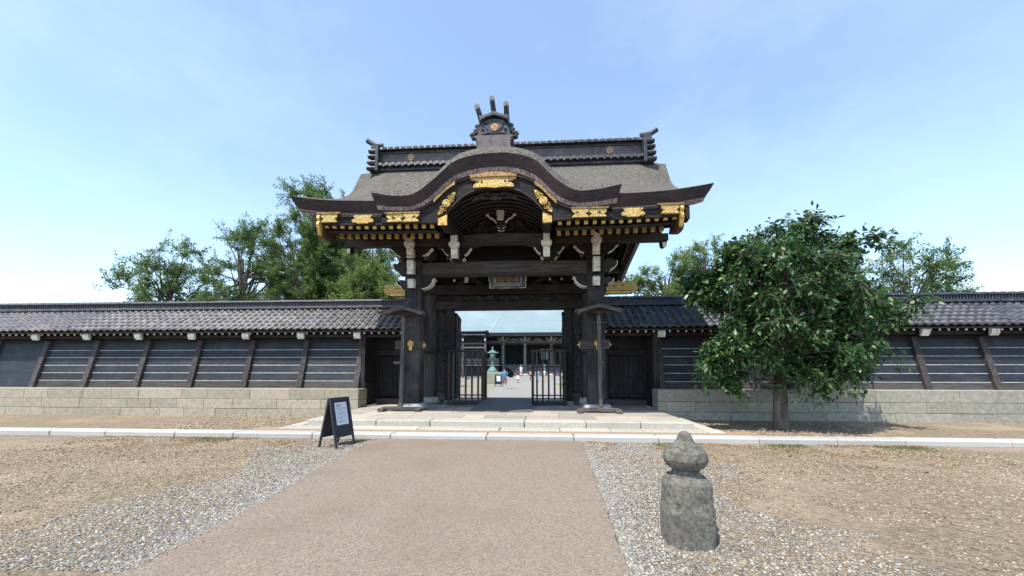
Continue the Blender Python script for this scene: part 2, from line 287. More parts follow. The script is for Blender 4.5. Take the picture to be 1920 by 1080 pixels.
# resin path in front
path_l = [(-14, -2.55), (3, -2.1), (5.4, -2.25), (6.5, -2.42), (7.6, -2.5), (8.74, -2.47)]
path_r = [(-14, 1.3), (3, 1.78), (5.0, 1.86), (7, 1.94), (8.74, 2.02)]
g = MB()
g.grid(lambda u, v: (interp(path_l, -14 + 22.74 * v) * (1 - u) + interp(path_r, -14 + 22.74 * v) * u + (0.028 * noise.noise(Vector((v * 90, u * 3, 3))) if u in (0, 1) else 0), -14 + 22.74 * v, 0.028), 12, 120)
g.grid(lambda u, v: (interp(path_l, -14 + 22.74 * v), -14 + 22.74 * v, 0.028 - 0.06 * u), 1, 60)
g.grid(lambda u, v: (interp(path_r, -14 + 22.74 * v), -14 + 22.74 * v, 0.028 - 0.06 * u), 1, 60)
obj('path', g, 'path', kind='structure', label='sandy beige resin path leading to the gate steps')

# pebbles: stuff
def pebbles(name, n, region, m, label, smin, smax):
    pos = []
    while len(pos) < n:
        q = nrs.rand(n, 2); t = region(q[:, 0], q[:, 1]); pos += [p for p in t if p is not None]
    pos = np.array(pos[:n])
    base = np.array([(1, 0, 0), (0, 1, 0), (-1, 0, 0), (0, -1, 0), (.5, .5, .62), (-.5, -.4, .55)])
    fs = np.array([(0, 1, 4), (1, 2, 5), (2, 3, 5), (3, 0, 4), (4, 1, 5), (5, 3, 4)])
    s = (smin + (smax - smin) * nrs.rand(n) ** 3)[:, None, None]
    a = nrs.rand(n) * 6.28; ca, sa = np.cos(a), np.sin(a)
    jit = 0.75 + 0.5 * nrs.rand(n, 6, 3)
    b = base[None] * jit * s
    v = np.empty((n, 6, 3)); v[..., 0] = b[..., 0] * ca[:, None] - b[..., 1] * sa[:, None] + pos[:, 0:1]; v[..., 1] = b[..., 0] * sa[:, None] + b[..., 1] * ca[:, None] + pos[:, 1:2]; v[..., 2] = b[..., 2] + pos[:, 2:3]
    f = (fs[None] + (np.arange(n) * 6)[:, None, None]).reshape(-1, 3)
    np_mesh(name, v.reshape(-1, 3), f, np.repeat(nrs.rand(n), 6), m, None, label=label, kind='stuff')
def np_mesh(name, v, f, r, m, parent, label=None, kind=None, cat=None, smooth=False):
    me = bpy.data.meshes.new(name); k = f.shape[1]
    me.vertices.add(len(v)); me.vertices.foreach_set('co', v.astype(np.float32).ravel())
    me.loops.add(f.size); me.loops.foreach_set('vertex_index', f.astype(np.int32).ravel())
    me.polygons.add(len(f)); me.polygons.foreach_set('loop_start', np.arange(0, f.size, k, dtype=np.int32)); me.polygons.foreach_set('loop_total', np.full(len(f), k, dtype=np.int32))
    me.update(calc_edges=True)
    at = me.attributes.new('rnd', 'FLOAT', 'FACE'); at.data.foreach_set('value', r.astype(np.float32))
    me.materials.append(MATS[m])
    if smooth: me.polygons.foreach_set('use_smooth', [True] * len(f))
    o = bpy.data.objects.new(name, me); col.objects.link(o); attach(o, parent)
    return props(o, label, cat, None, kind)
def band_r(q, t):
    out = []
    for a, b in zip(q, t):
        Y = 3.0 + 5.7 * b; w = 1.9 * (1 + 0.25 * math.sin(Y * 2.1) + .3 * noise.noise(Vector((Y * 3, 1, 1))))
        out.append((interp(path_r, Y) + 0.02 + w * a ** 2.1 + .05 * nrs.rand() ** 3, Y, 0.004))
    return out
def band_l(q, t):
    out = []
    for a, b in zip(q, t):
        Y = 3.0 + 5.7 * b; w = 1.6 * (1 + 0.25 * math.sin(Y * 1.7 + 1) + .3 * noise.noise(Vector((Y * 3, 5, 1))))
        out.append((interp(path_l, Y) - 0.02 - w * a ** 2.1, Y, 0.004))
    return out
pebbles('grey_gravel', 42000, band_r, 'pebble', 'grey white gravel strip along the right edge of the sandy path', 0.006, 0.016)
pebbles('grey_gravel', 38000, band_l, 'pebble', 'grey white gravel strip along the left edge of the sandy path', 0.006, 0.016)
def field(x0, x1, y0, y1):
    def fn(q, t):
        out = []
        for a, b in zip(q, t):
            x = x0 + (x1 - x0) * a; y = y0 + (y1 - y0) * b
            if noise.noise(Vector((x * 0.8, y * 0.8, 4))) * .6 + noise.noise(Vector((x * 2.7, y * 2.7, 9))) * .5 > -0.35 + 0.6 * nrs.rand(): out.append((x, y, 0.002))
        return out
    return fn
pebbles('loose_grit', 34000, field(2.3, 9.5, 2.8, 8.7), 'warm_pebble', 'warm coloured grit scattered over the soil right of the path', 0.005, 0.017)
pebbles('loose_grit', 30000, field(-9.5, -2.9, 2.8, 8.7), 'warm_pebble', 'warm coloured grit scattered over the soil left of the path', 0.005, 0.017)
pebbles('loose_grit', 7000, field(-9.5, -4.6, 9.2, 12.6), 'warm_pebble', 'loose grit on the soil between kerb and left wall', 0.01, 0.028)
pebbles('loose_grit', 7000, field(4.6, 9.5, 9.2, 12.6), 'warm_pebble', 'loose grit on the soil between kerb and right wall', 0.01, 0.028)

def litter(q, t):
    out = []
    for a, b in zip(q, t):
        x = -9 + 18 * a; y = 8.74 - 2.4 * b ** 2.5
        if -2.5 < x < 2.05: continue
        if noise.noise(Vector((x * 1.1, y * 2, 14))) > .0: out.append((x, y, .008))
    return out
def spill(q, t):
    out = []
    for a, b in zip(q, t):
        Y = 3 + 5.7 * b; d = .02 + .45 * a ** 5; s_ = 1 if nrs.rand() < .5 else -1
        out.append((interp(path_r, Y) - d if s_ > 0 else interp(path_l, Y) + d, Y, .032))
    return out
pebbles('spilled_gravel', 900, spill, 'pebble', 'loose grit spilled over both edges of the sandy path', 0.004, 0.011)
pebbles('leaf_litter', 5000, litter, 'dry_leaf', 'dry brown leaf litter gathered along the foot of the kerb', 0.008, 0.026)
# tufts of weeds
n = 2600
tx = []; 
while len(tx) < n:
    x = rnd.uniform(-9, 9); y = 8.70 - abs(rnd.gauss(0, .30))
    if -2.6 < x < 2.2 or noise.noise(Vector((x * .9, 3, 2))) < .12: continue
    tx.append((x, y))
V_ = []; F_ = []
for i, (x, y) in enumerate(tx):
    a = rnd.uniform(0, 6.28); h = rnd.uniform(.015, .055); w = .006; dx = math.cos(a) * w; dy = math.sin(a) * w; l = rnd.uniform(-.03, .03); l2 = rnd.uniform(-.03, .03)
    V_ += [(x - dx, y - dy, 0), (x + dx, y + dy, 0), (x + l, y + l2, h)]; F_.append((3 * i, 3 * i + 1, 3 * i + 2))
np_mesh('weeds', np.array(V_), np.array(F_), nrs.rand(n), 'leaf_mid', None, label='small green weeds along the foot of the kerb', kind='stuff')

# ------------------------------------------------------------------ kerb, steps, platform (pieces are real stones)
def stone_box(mb, x0, x1, y0, y1, z0, z1, b=0.012, j=0.006):
    mb.bbox(x0 + rnd.uniform(0, j), x1 - rnd.uniform(0, j), y0 + rnd.uniform(-j, j), y1, z0, z1 + rnd.uniform(-j, j) * 0.5, b); return mb
kerb = obj('kerb', MB().box(-30, 30, 8.82, 9.06, -0.1, 0.07), 'grey_stone', kind='structure', label='long pale granite kerb crossing in front of the gate')
x = -29.7
while x < 29:
    L = rnd.uniform(1.3, 2.3)
    obj('kerb_stone', stone_box(MB(), x, x + L - 0.008, 8.76, 9.12, -0.02, 0.125, 0.025), 'kerb_granite', kerb); x += L
st = obj('beige_strip', MB().grid(lambda u, v: (-5.9 + 11.9 * u, 9.12 + 0.6 * v, 0.112 + 0.006 * noise.noise(Vector((u * 60, v * 4, 0)))), 160, 8), 'reddish_soil', kind='structure', label='narrow reddish earth strip between kerb and lowest step')
low = obj('lower_step', MB().box(-5.25, 5.3, 9.5, 12.6, 0, 0.11), 'granite', kind='structure', label='lowest granite step in front of the gate platform')
x = -5.3
while x < 5.2:
    L = min(rnd.uniform(1.0, 2.2), 5.35 - x)
    obj('step_stone', stone_box(MB(), x, x + L - 0.01, 9.42, 9.86, 0.0, 0.145, 0.02), 'granite', low); x += L
for s in (-1, 1):
    y = 9.86
    while y < 12.5:
        L = min(rnd.uniform(1.0, 1.6), 12.6 - y); 
        obj('step_stone', stone_box(MB(), min(s * 4.98, s * 5.3), max(s * 4.98, s * 5.3), y, y + L - 0.01, 0.0, 0.143, 0.02), 'granite', low); y += L
plat = obj('platform', MB().box(-4.7, 4.7, 9.95, 17.6, -0.16, 0.27), 'granite', kind='structure', label='raised stone platform carrying the gate')
x = -4.78; joints = [-4.78, -2.98, -1.6, 0.75, 2.25, 3.55, 4.78]
for a, b in zip(joints, joints[1:]):
    obj('edge_stone', stone_box(MB(), a, b - 0.012, 9.78, 10.25, 0.12, 0.30, 0.022), 'granite', plat)
y = 10.25
for row in range(12):
    d = rnd.choice([0.5, 0.6, 0.75]) if y < 13 else 0.9
    x = -4.76
    while x < 4.7:
        L = min(rnd.uniform(0.6, 1.5), 4.76 - x)
        if 4.76 - (x + L) < 0.3: L = 4.76 - x
        obj('paving_slab', stone_box(MB(), x, x + L - 0.008, y, y + d - 0.008, 0.2, 0.298, 0.006, 0.003), 'paving', plat); x += L
    y += d
    if y > 17.2: break

# ================================================================== THE GATE
gate = empty('temple_gate', (0, 12.2, 0.3), 'large dark timber temple gate with a curved bark roof and gilt fittings', 'gate')
def part(name, mb, m, **k): return obj(name, mb, m, gate, **k)
# --- roof profiles
XV = [(9.6, 5.38), (10.7, 5.43), (11.86, 5.52), (12.94, 5.65), (13.8, 5.77), (14.6, 5.87)]
PV = [(9.6, 5.90), (10.7, 6.39), (11.86, 6.95), (12.94, 7.56), (13.7, 8.08), (14.1, 8.55), (14.6, 9.22)]   # verge
PM = [(9.6, 5.88), (10.7, 6.42), (11.86, 7.08), (12.94, 7.86), (13.8, 8.65), (14.6, 9.42)]               # main
def fold(Y): return Y if Y <= MID else 2 * MID - Y
def roof_z(xf, Y):
    f = fold(Y); a = abs(xf); e = 0.19 * a ** 5 * (1 - smoothstep(9.6, 12.5, f))
    t = smoothstep(0.80, 1.0, a)
    return interp(PM, f) * (1 - t) + interp(PV, f) * t + e
def XW(Y): return interp(XV, fold(Y))
KT = [(-3.15, 6.07), (-2.55, 5.965), (-2.0, 6.02), (-1.54, 6.36), (-1.03, 6.80), (-0.49, 6.965), (0, 7.0), (0.49, 6.965), (1.03, 6.78), (1.54, 6.28), (2.0, 5.98), (2.55, 5.98), (3.15, 6.09)]
KB = [(-3.05, 5.69), (-2.55, 5.64), (-2.05, 5.67), (-1.66, 5.87), (-1.16, 6.32), (-0.6, 6.53), (0, 6.59), (0.6, 6.53), (1.12, 6.27), (1.6, 5.80), (2.03, 5.63), (2.55, 5.62), (3.05, 5.69)]
def kt(x): return interp(KT, x)
def kb(x): return interp(KB, x)
# main bark roof, top surface
g = MB()
def ftop(u, v):
    Y = 9.6 + 10 * v; xf = 2 * u - 1
    return (xf * XW(Y), Y, roof_z(xf, Y) + 0.012 * noise.noise(Vector((xf * 9, Y * 1.5, 0))))
keep = lambda u, v: not (abs(2 * u - 1) * 5.3 < 2.6 and 9.6 + 10 * v < 10.9)
g.grid(ftop, 96, 100, keep)
part('bark_roof', g, 'bark_top', smooth=True)
# thick bark edge (front, verges, rear)
def edge_path():
    P = []
    for i in range(61): P.append((-1 + 2 * i / 60, 9.6))
    for j in range(1, 61): P.append((1, 9.6 + 10 * j / 60))
    for i in range(1, 61): P.append((1 - 2 * i / 60, 19.6))
    for j in range(1, 60): P.append((-1, 19.6 - 10 * j / 60))
    return P
def epoint(xf, Y, k, dz):
    x = xf * XW(Y); z = roof_z(xf, Y)
    return (x * (1 - k / 5.3), MID + (Y - MID) * (1 - k / 5.0), z - dz)
EP = edge_path()
def edge_band(mb, k0, d0, k1, d1):
    n = len(EP)
    for i in range(n):
        a = EP[i]; b = EP[(i + 1) % n]
        if a[1] == 9.6 and b[1] == 9.6 and abs((a[0] + b[0]) / 2) * 5.25 < 2.7: continue
        mb.add([epoint(*a, k0, d0), epoint(*b, k0, d0), epoint(*b, k1, d1), epoint(*a, k1, d1)], [(0, 1, 2, 3)])
g = MB(); edge_band(g, 0, 0, 0.07, 0.14); edge_band(g, 0.07, 0.14, 0.16, 0.285); part('bark_edge', g, 'bark_edge')
g = MB(); edge_band(g, 0.155, 0.282, 0.2, 0.385); edge_band(g, 0.2, 0.385, 0.34, 0.385); part('bark_layer', g, 'bark_layer')
g = MB()   # boarded soffit
def fs_(u, v):
    Y = 9.75 + 9.7 * v; xf = 2 * u - 1
    return (xf * (XW(Y) - 0.3), Y, roof_z(xf * 0.97, Y) - 0.40)
g.grid(fs_, 60, 60, lambda u, v: not (abs(2 * u - 1) * 5.0 < 2.3 and 9.75 + 9.7 * v < 12.0))
part('soffit', g, 'dark_wood_y')
# --- cusped front gable roof (karahafu)
g = MB()
rise = [(9.5, 0), (9.62, 0.16), (9.85, 0.36), (10.2, 0.54), (10.8, 0.68), (12.9, 0.8)]
def fk(u, v):
    x = -3.15 + 6.3 * u; Y = 9.5 + 3.4 * v
    e = smoothstep(2.5, 3.15, abs(x))
    return (x, Y, kt(x) + interp(rise, Y) * (1 - 0.5 * e) + 0.01 * noise.noise(Vector((x * 2, Y * 2, 7))))
g.grid(fk, 90, 26); part('cusped_bark_roof', g, 'bark_top', smooth=True)
g = MB()
N = 90
xs = [-3.15 + 6.3 * i / N for i in range(N + 1)]
def kpt(x, t, dy):  # t 0 top .. 1 bottom
    xx = x * (1 - 0.032 * t); return (xx, 9.5 + dy, kt(x) * (1 - t) + kb(xx) * t)
for t0, t1, y0, y1, mb_ in ((0, 0.4, 0, 0.07, g), (0.4, 0.735, 0.07, 0.13, g)):
    for a, b in zip(xs, xs[1:]): mb_.add([kpt(a, t0, y0), kpt(b, t0, y0), kpt(b, t1, y1), kpt(a, t1, y1)], [(0, 1, 2, 3)])
for s in (-1, 1):
    x = 3.15 * s
    g.rings([[(x, 9.5, kt(x)), (x, 11.2, kt(x) + 0.3)], [(x * .968, 9.66, kb(x * .968)), (x * .968, 11.2, kb(x * .968))]], cap=False, closed=False)
part('cusped_bark_edge', g, 'bark_edge')
g = MB()
for t0, t1, y0, y1 in ((0.73, 1.0, 0.13, 0.17),):
    for a, b in zip(xs, xs[1:]): g.add([kpt(a, t0, y0), kpt(b, t0, y0), kpt(b, t1, y1), kpt(a, t1, y1)], [(0, 1, 2, 3)])
for a, b in zip(xs, xs[1:]): g.add([kpt(a, 1, .17), kpt(b, 1, .17), (b * .968, 10.6, kb(b * .968)), (a * .968, 10.6, kb(a * .968))], [(0, 1, 2, 3)])
part('cusped_bark_layer', g, 'bark_layer')
# bargeboard of the cusped gable
BB = [(0, 6.165), (0.2, 6.185), (0.51, 6.13), (0.8, 5.99), (1.0, 5.82), (1.18, 5.62), (1.31, 5.44), (1.40, 5.31), (1.47, 5.31), (2.0, 5.335), (2.5, 5.34), (2.95, 5.36)]
def bb(x): return interp(BB, abs(x))
X2 = [-2.95 + 5.9 * i / 100 for i in range(101)]
def ribband(mb, xs, lo, hi, y0, y1):
    for a, b in zip(xs, xs[1:]):
        A = [(a, y0, lo(a)), (b, y0, lo(b)), (b, y0, hi(b)), (a, y0, hi(a))]; B = [(p[0], y1, p[2]) for p in A]
        mb.add(A + B, [(0, 1, 2, 3), (7, 6, 5, 4), (0, 4, 5, 1), (3, 2, 6, 7)])
g = MB(); ribband(g, X2, bb, lambda x: kb(x) - 0.012, 9.74, 9.84); part('bargeboard', g, 'dark_wood_x')
g = MB(); ribband(g, X2, lambda x: kb(x) - 0.075, lambda x: kb(x) - 0.01, 9.69, 9.76); part('upper_moulding', g, 'dark_wood_x')
g = MB(); ribband(g, [x for x in X2 if abs(x) < 1.42], lambda x: bb(x) - 0.0, lambda x: bb(x) + 0.035, 9.715, 9.745); part('lower_moulding', g, 'carved_wood')
# straight fascia left and right
def zf(x): return 0.17 * (abs(x) / 5.25) ** 5
for s in (-1, 1):
    X = [s * (2.7 + 1.95 * i / 20) for i in range(21)]; X = X if s > 0 else X[::-1]
    g = MB(); ribband(g, X, lambda x: 5.32 + .6 * zf(x), lambda x: 5.52 + zf(x), 9.80, 9.90); ribband(g, X, lambda x: 5.505 + zf(x), lambda x: 5.545 + zf(x), 9.74, 9.90)
    part('eave_fascia', g, 'dark_wood_x')
    # long board carrying the rafter tips
    X = [s * (1.55 + 3.1 * i / 20) for i in range(21)]; X = X if s > 0 else X[::-1]
    g = MB(); ribband(g, X, lambda x: 5.17 + zf(x) * .9, lambda x: 5.245 + zf(x) * .9, 10.04, 10.1); part('rafter_board', g, 'dark_wood_x')
    a, b = sorted((s * 1.6, s * 4.72)); part('eave_lining', MB().prism([(9.9, 5.37), (9.9, 5.39), (11.4, 5.91), (12.7, 6.36), (12.7, 6.33), (10.45, 5.30), (10.42, 5.32), (11.3, 5.80)], 'x', a, b), 'dark_wood_y')
    # rafters, two tiers, every end with a gold cap
    for k in range(14):
        x = s * (1.66 + 0.2195 * k); z = 5.30 + zf(x) * 0.9
        r = part('rafter', MB().beam((x, 9.93, z), (x, 11.4, z + 0.5), 0.085, 0.10), 'dark_wood_y')
        obj('gold_cap', MB().box(x - 0.048, x + 0.048, 9.875, 9.95, z - 0.052, z + 0.058), 'gold', r)
    for k in range(13):
        x = s * (1.66 + 0.2236 * k); z = 5.215 + zf(x) * 0.75
        r = part('rafter', MB().beam((x, 10.42, z), (x, 12.6, z + 0.98), 0.09, 0.12), 'dark_wood_y')
        obj('gold_cap', MB().box(x - 0.053, x + 0.053, 10.36, 10.44, z - 0.066, z + 0.062), 'engraved_gold', r)
    a, b = sorted((s * 4.60, s * 4.66)); part('end_lining', MB().prism([(9.9, 5.12), (12.6, 6.0), (12.6, 6.4), (9.9, 5.62)], 'x', a, b), 'dark_wood_y')
    # rear slope rafters
    for k in range(22):
        x = s * (0.15 + 0.2236 * k)
        pts = [(x, Y, roof_z(x / 5.5, Y) - 0.47) for Y in (18.9, 17.5, 16.2, 14.9)]
        g = MB()
        for a, b in zip(pts, pts[1:]): g.beam(a, b, 0.085, 0.12)
        part('rear_rafter', g, 'grey_wood_y' if k % 5 == 2 else 'dark_wood_y')
    # verge bargeboards
    g = MB(); pl = []
    Ys = [9.78 + (19.42 - 9.78) * i / 40 for i in range(41)]
    A = [(XW(Y) - 0.64, Y, roof_z(0.9, Y) - 0.36) for Y in Ys]
    for i in range(40):
        y, y2 = Ys[i], Ys[i + 1]
        def q(P, d, o): 
            e = smoothstep(10.9, 9.78, fold(P[1])); return (s * (P[0] + o), P[1], P[2] - d - 0.12 * e)
        a, b = A[i], A[i + 1]
        def dd(P): return 0.42 + 0.05 * smoothstep(10.6, 9.78, fold(P[1])) - 0.16 * smoothstep(9.86, 9.78, fold(P[1]))
        vs = [q(a, 0, 0), q(b, 0, 0), q(b, dd(b), 0), q(a, dd(a), 0), q(a, 0, .1), q(b, 0, .1), q(b, dd(b), .1), q(a, dd(a), .1)]
        g.add(vs, [(0, 1, 2, 3), (7, 6, 5, 4), (3, 2, 6, 7), (0, 4, 5, 1)] + ([(0, 3, 7, 4)] if i == 0 else []) + ([(1, 5, 6, 2)] if i == 39 else []))
    part('side_bargeboard', g, 'dark_wood_y')
    # copper-coloured sheath and gold nose on the front end of it
    xc = 4.61
    nose = [(9.70, 5.60), (9.66, 5.50), (9.71, 5.44), (9.665, 5.36), (9.70, 5.26), (9.745, 5.16), (9.80, 5.08), (9.86, 5.10), (9.86, 5.60)]
    g = MB(); g.prism(nose, 'x', s * (xc - 0.01), s * (xc + 0.07)); part('gold_nose', g, 'gold', bevel=0.008)
    sh = [(9.86, 5.58), (9.86, 5.12), (9.98, 5.05), (10.3, 5.06), (10.62, 5.18), (10.5, 5.36), (10.2, 5.5), (10.1, 5.62)]
    g = MB(); g.prism(sh, 'x', s * (xc - 0.012), s * (xc + 0.12)); part('engraved_sheath', g, 'bronze_sheath')
    # gold strip on the rear bargeboard
    g = MB()
    Z = [(XW(Y) - 0.66, Y, roof_z(0.9, Y) - 0.58) for Y in (15.8, 16.3, 16.8, 17.3, 17.7)]
    for a, b in zip(Z, Z[1:]): g.beam((s * a[0], a[1], a[2]), (s * b[0], b[1], b[2]), 0.03, 0.14)
    part('gold_strip', g, 'gold')
    g = MB().box(min(s*4.2,s*5.0), max(s*4.2,s*5.0), 19.15, 19.25, 5.32, 5.5); part('rear_beam_end', g, 'white_paint')

# --- engraved gold plates on the eave
def scallop(x0, x1, z0, z1, n=0.06, mid=False):
    w = x1 - x0; h = z1 - z0
    return [(x0, z0), (x0 + w * .5, z0 - h * .0), (x1, z0), (x1 - n * .6, z0 + h * .22), (x1 - n * 1.6, z0 + h * .36), (x1 - n * .2, z0 + h * .55), (x1 + n * .25, z0 + h * .82), (x1 - n * .2, z1),
            (x0 + n * .2, z1), (x0 - n * .25, z0 + h * .82), (x0 + n * .2, z0 + h * .55), (x0 + n * 1.6, z0 + h * .36), (x0 + n * .6, z0 + h * .22)]
def lobed(cx, z0, z1, w):
    h = z1 - z0
    return [(cx - w * .28, z0), (cx + w * .28, z0), (cx + w * .34, z0 + h * .14), (cx + w * .5, z0 + h * .12), (cx + w * .6, z0 + h * .34), (cx + w * .5, z0 + h * .58), (cx + w * .36, z0 + h * .55), (cx + w * .46, z0 + h * .8), (cx + w * .52, z1),
            (cx - w * .52, z1), (cx - w * .46, z0 + h * .8), (cx - w * .36, z0 + h * .55), (cx - w * .5, z0 + h * .58), (cx - w * .6, z0 + h * .34), (cx - w * .5, z0 + h * .12), (cx - w * .34, z0 + h * .14)]
for s in (-1, 1):
    a, b = sorted((s * 1.95, s * 2.37)); g = MB(); g.prism(scallop(a, b, 5.35, 5.60), 'y', 9.668, 9.735)
    a, b = sorted((s * 2.37, s * 2.80)); g2 = MB(); g2.prism(scallop(a, b, 5.36, 5.56, 0.05), 'y', 9.68, 9.8)
    part('gold_plate', g, 'engraved_gold'); part('gold_plate', g2, 'engraved_gold')
    g = MB(); g.box(s * 2.365 - .008, s * 2.365 + .008, 9.655, 9.70, 5.37, 5.60)
    for c in (s * 2.08, s * 2.62):
        part('plate_slot', MB().prism([(c - .05, 5.47), (c, 5.45), (c + .05, 5.47), (c, 5.50)], 'y', 9.660, 9.70), 'ink')
    part('plate_seam', g, 'ink')
    g = MB(); g.prism(lobed(s * 3.46, 5.335 + zf(3.46), 5.555 + zf(3.46), 0.50), 'y', 9.73, 9.8); part('gold_plate', g, 'engraved_gold')
    a, b = sorted((s * 4.14, s * 4.58)); g = MB(); g.prism(scallop(a, b, 5.36 + .05, 5.60 + .05, 0.05), 'y', 9.72, 9.8); part('gold_plate', g, 'engraved_gold')
    g = MB(); g.box(min(s * 4.05, s * 4.7), max(s * 4.05, s * 4.7), 9.70, 9.78, 5.625, 5.665); part('gold_rail', g, 'aged_gold')
    g = MB(); g.box(min(s * 1.92, s * 2.85), max(s * 1.92, s * 2.85), 9.655, 9.73, 5.565, 5.60); part('gold_rail', g, 'aged_gold')
# centre plate
g = MB(); g.prism([(-.545, 6.185), (-.2, 6.20), (0, 6.175), (.2, 6.20), (.5, 6.185), (.49, 6.26), (.42, 6.30), (.36, 6.345), (.45, 6.37), (.55, 6.40), (.56, 6.45), (-.62, 6.45), (-.61, 6.40), (-.5, 6.37), (-.41, 6.345), (-.47, 6.30), (-.54, 6.26)], 'y', 9.66, 9.742)
cp = part('gold_plate', g, 'engraved_gold', label='wide engraved gold plate at the gable apex')
g = MB(); g.prism([(-.64, 6.44), (-.6, 6.475), (-.66, 6.50), (-.3, 6.56), (0, 6.575), (.3, 6.56), (.58, 6.50), (.53, 6.475), (.58, 6.44), (0, 6.455)], 'y', 9.63, 9.70); obj('stepped_cornice', g, 'aged_gold', cp)
g = MB()
for c in (-.43, -.33, .27, .37): obj('plate_slot', MB().prism([(c - .03, 6.33), (c, 6.30), (c + .03, 6.33), (c, 6.38)], 'y', 9.652, 9.67), 'ink', cp)
# rosette scrolls on the flanks + bars
for s in (-1, 1):
    cx, cz = s * 1.235, 5.80
    dx, dz = -s * 0.60, 0.80         # direction up the flank
    t = Vector((dx, 0, dz)).normalized(); nrm = Vector((t.z, 0, -t.x))
    g = MB(); g.disc(cx, cz, 9.665, 9.735, 0.105, 18); g.disc(cx, cz, 9.645, 9.668, 0.045, 12)
    for k in range(10):
        a = 2 * math.pi * k / 10; g.disc(cx + .08 * math.cos(a), cz + .08 * math.sin(a), 9.65, 9.668, 0.026, 8)
    for sg in (-1, 1):
        for (o, w, sz, dirn) in ((0.15, 0.05, 0.05, 1), (0.17, -0.045, 0.05, -1), (0.25, 0.04, 0.04, -1), (0.27, -0.035, 0.035, 1), (0.21, 0.0, 0.03, 1)):
            c = Vector((cx, 9.70, cz)) + t * o * sg + nrm * w
            P = [c + (t * math.cos(a * .1 * dirn) + nrm * math.sin(a * .1 * dirn)) * sz * (1 - a / 85) for a in range(0, 62, 6)]
            g.tube(P, 0.014, 5)
        e = Vector((cx, 9.70, cz)) + t * 0.33 * sg
        g.prism([(e.x + t.x * .04 * sg, e.z + t.z * .04 * sg), (e.x + nrm.x * .05 - t.x * .03 * sg, e.z + nrm.z * .05 - t.z * .03 * sg), (e.x - nrm.x * .05 - t.x * .03 * sg, e.z - nrm.z * .05 - t.z * .03 * sg)], 'y', 9.68, 9.72)
        g.tube([Vector((cx, 9.71, cz)) + t * .09 * sg, Vector((cx, 9.71, cz)) + t * .32 * sg], 0.012, 5)
    part('gold_rosette_scroll', g, 'gold')
    g = MB()
    xs_ = [s * (1.02 + 0.55 * i / 10) for i in range(11)]; xs_ = xs_ if s > 0 else xs_[::-1]
    ribband(g, xs_, lambda x: kb(x) - 0.115, lambda x: kb(x) - 0.02, 9.655, 9.70)
    part('gold_bar', g, 'aged_gold')
    # purlin with gold end
    x = s * 1.33
    g = MB().prism([(9.845, 5.25), (10.4, 5.27), (11.0, 5.46), (12.0, 5.46), (12.0, 5.75), (9.845, 5.53)], 'x', x - .105, x + .105); pu = part('gable_purlin', g, 'dark_wood_y')
    pl = [(x - .11, 5.22), (x + .11, 5.22), (x + .115, 5.42 if s > 0 else 5.30), (x + (.0), 5.44), (x - .115, 5.30 if s > 0 else 5.42)]
    pl = [(x - .115, 5.235), (x + .115, 5.235), (x + .115, 5.40 if s > 0 else 5.50), (x - .115, 5.50 if s > 0 else 5.40)]
    obj('gold_cap', MB().prism(pl, 'y', 9.66, 9.73), 'gold', pu)
# --- inside the cusped gable: curved ribs and ceiling
def kin(x): return 6.20 + 0.10 - 0.62 * (abs(x) / 1.45) ** 2.4
for i in range(8):
    Y = 9.98 + 0.25 * i; d = 0.05 * i
    X = [-1.42 + 2.84 * k / 36 for k in range(37)]
    g = MB(); ribband(g, X, lambda x: kin(x) - 0.02 - 0.02 * d, lambda x: kin(x) + 0.10, Y, Y + 0.085)
    part('gable_rib', g, 'dark_wood_x')
    g = MB(); ribband(g, X, lambda x: kin(x) - 0.03 - 0.02 * d, lambda x: kin(x) - 0.015 - 0.02 * d, Y - .012, Y + 0.03); part('rib_moulding', g, 'grey_wood_x')
X = [-1.6 + 3.2 * k / 36 for k in range(37)]
g = MB(); ribband(g, X, lambda x: kin(x * .9) + 0.09, lambda x: kin(x * .9) + 0.13, 9.86, 12.1); part('gable_ceiling', g, 'dark_wood_x')
def relief(mb, x0, x1, z0, z1, Y, depth, nx, nz, fq, seed, hi=None, lo=None):
    def f(u, v):
        x = x0 + (x1 - x0) * u; a = lo(x) if lo else z0; b = hi(x) if hi else z1; z = a + (b - a) * v
        p = Vector((x * fq, z * fq, seed)); w = noise.noise_vector(p * 0.5) * 1.5
        r = 1 - abs(noise.noise(p + w)) * 2.2; e = min(1, 12 * min(u, 1 - u), 12 * min(v, 1 - v))
        return (x, Y - depth * max(0, r) * e, z)
    return mb.grid(f, nx, nz)
g = MB(); relief(g, -1.42, 1.42, 5.6, 6.3, 12.02, 0.09, 90, 30, 6.5, 3, hi=lambda x: kin(x) + 0.05); part('carved_tympanum', g, 'carved_wood', smooth=True)
# hanging pendant under the apex
g = MB()
for (x, z, r, sg) in ((-.36, 6.08, .07, 1), (-.2, 6.11, .08, -1), (.2, 6.11, .08, 1), (.36, 6.08, .07, -1), (-.1, 6.0, .07, 1), (.1, 6.0, .07, -1), (0, 6.06, .09, 1), (-.5, 6.02, .05, -1), (.5, 6.02, .05, 1)):
    P = [(x + sg * r * math.cos(a * .12) * (1 - a / 80), 9.90, z + .6 * r * math.sin(a * .12) * (1 - a / 80)) for a in range(0, 64, 5)]; g.tube(P, .022, 6)
g.tube([(-.62, 9.91, 5.95), (-.35, 9.9, 6.03), (0, 9.9, 5.96), (.35, 9.9, 6.03), (.62, 9.91, 5.95)], .02, 6)
g.disc(0, 5.985, 9.86, 9.93, .055, 12); part('cloud_pendant', g, 'carved_wood')
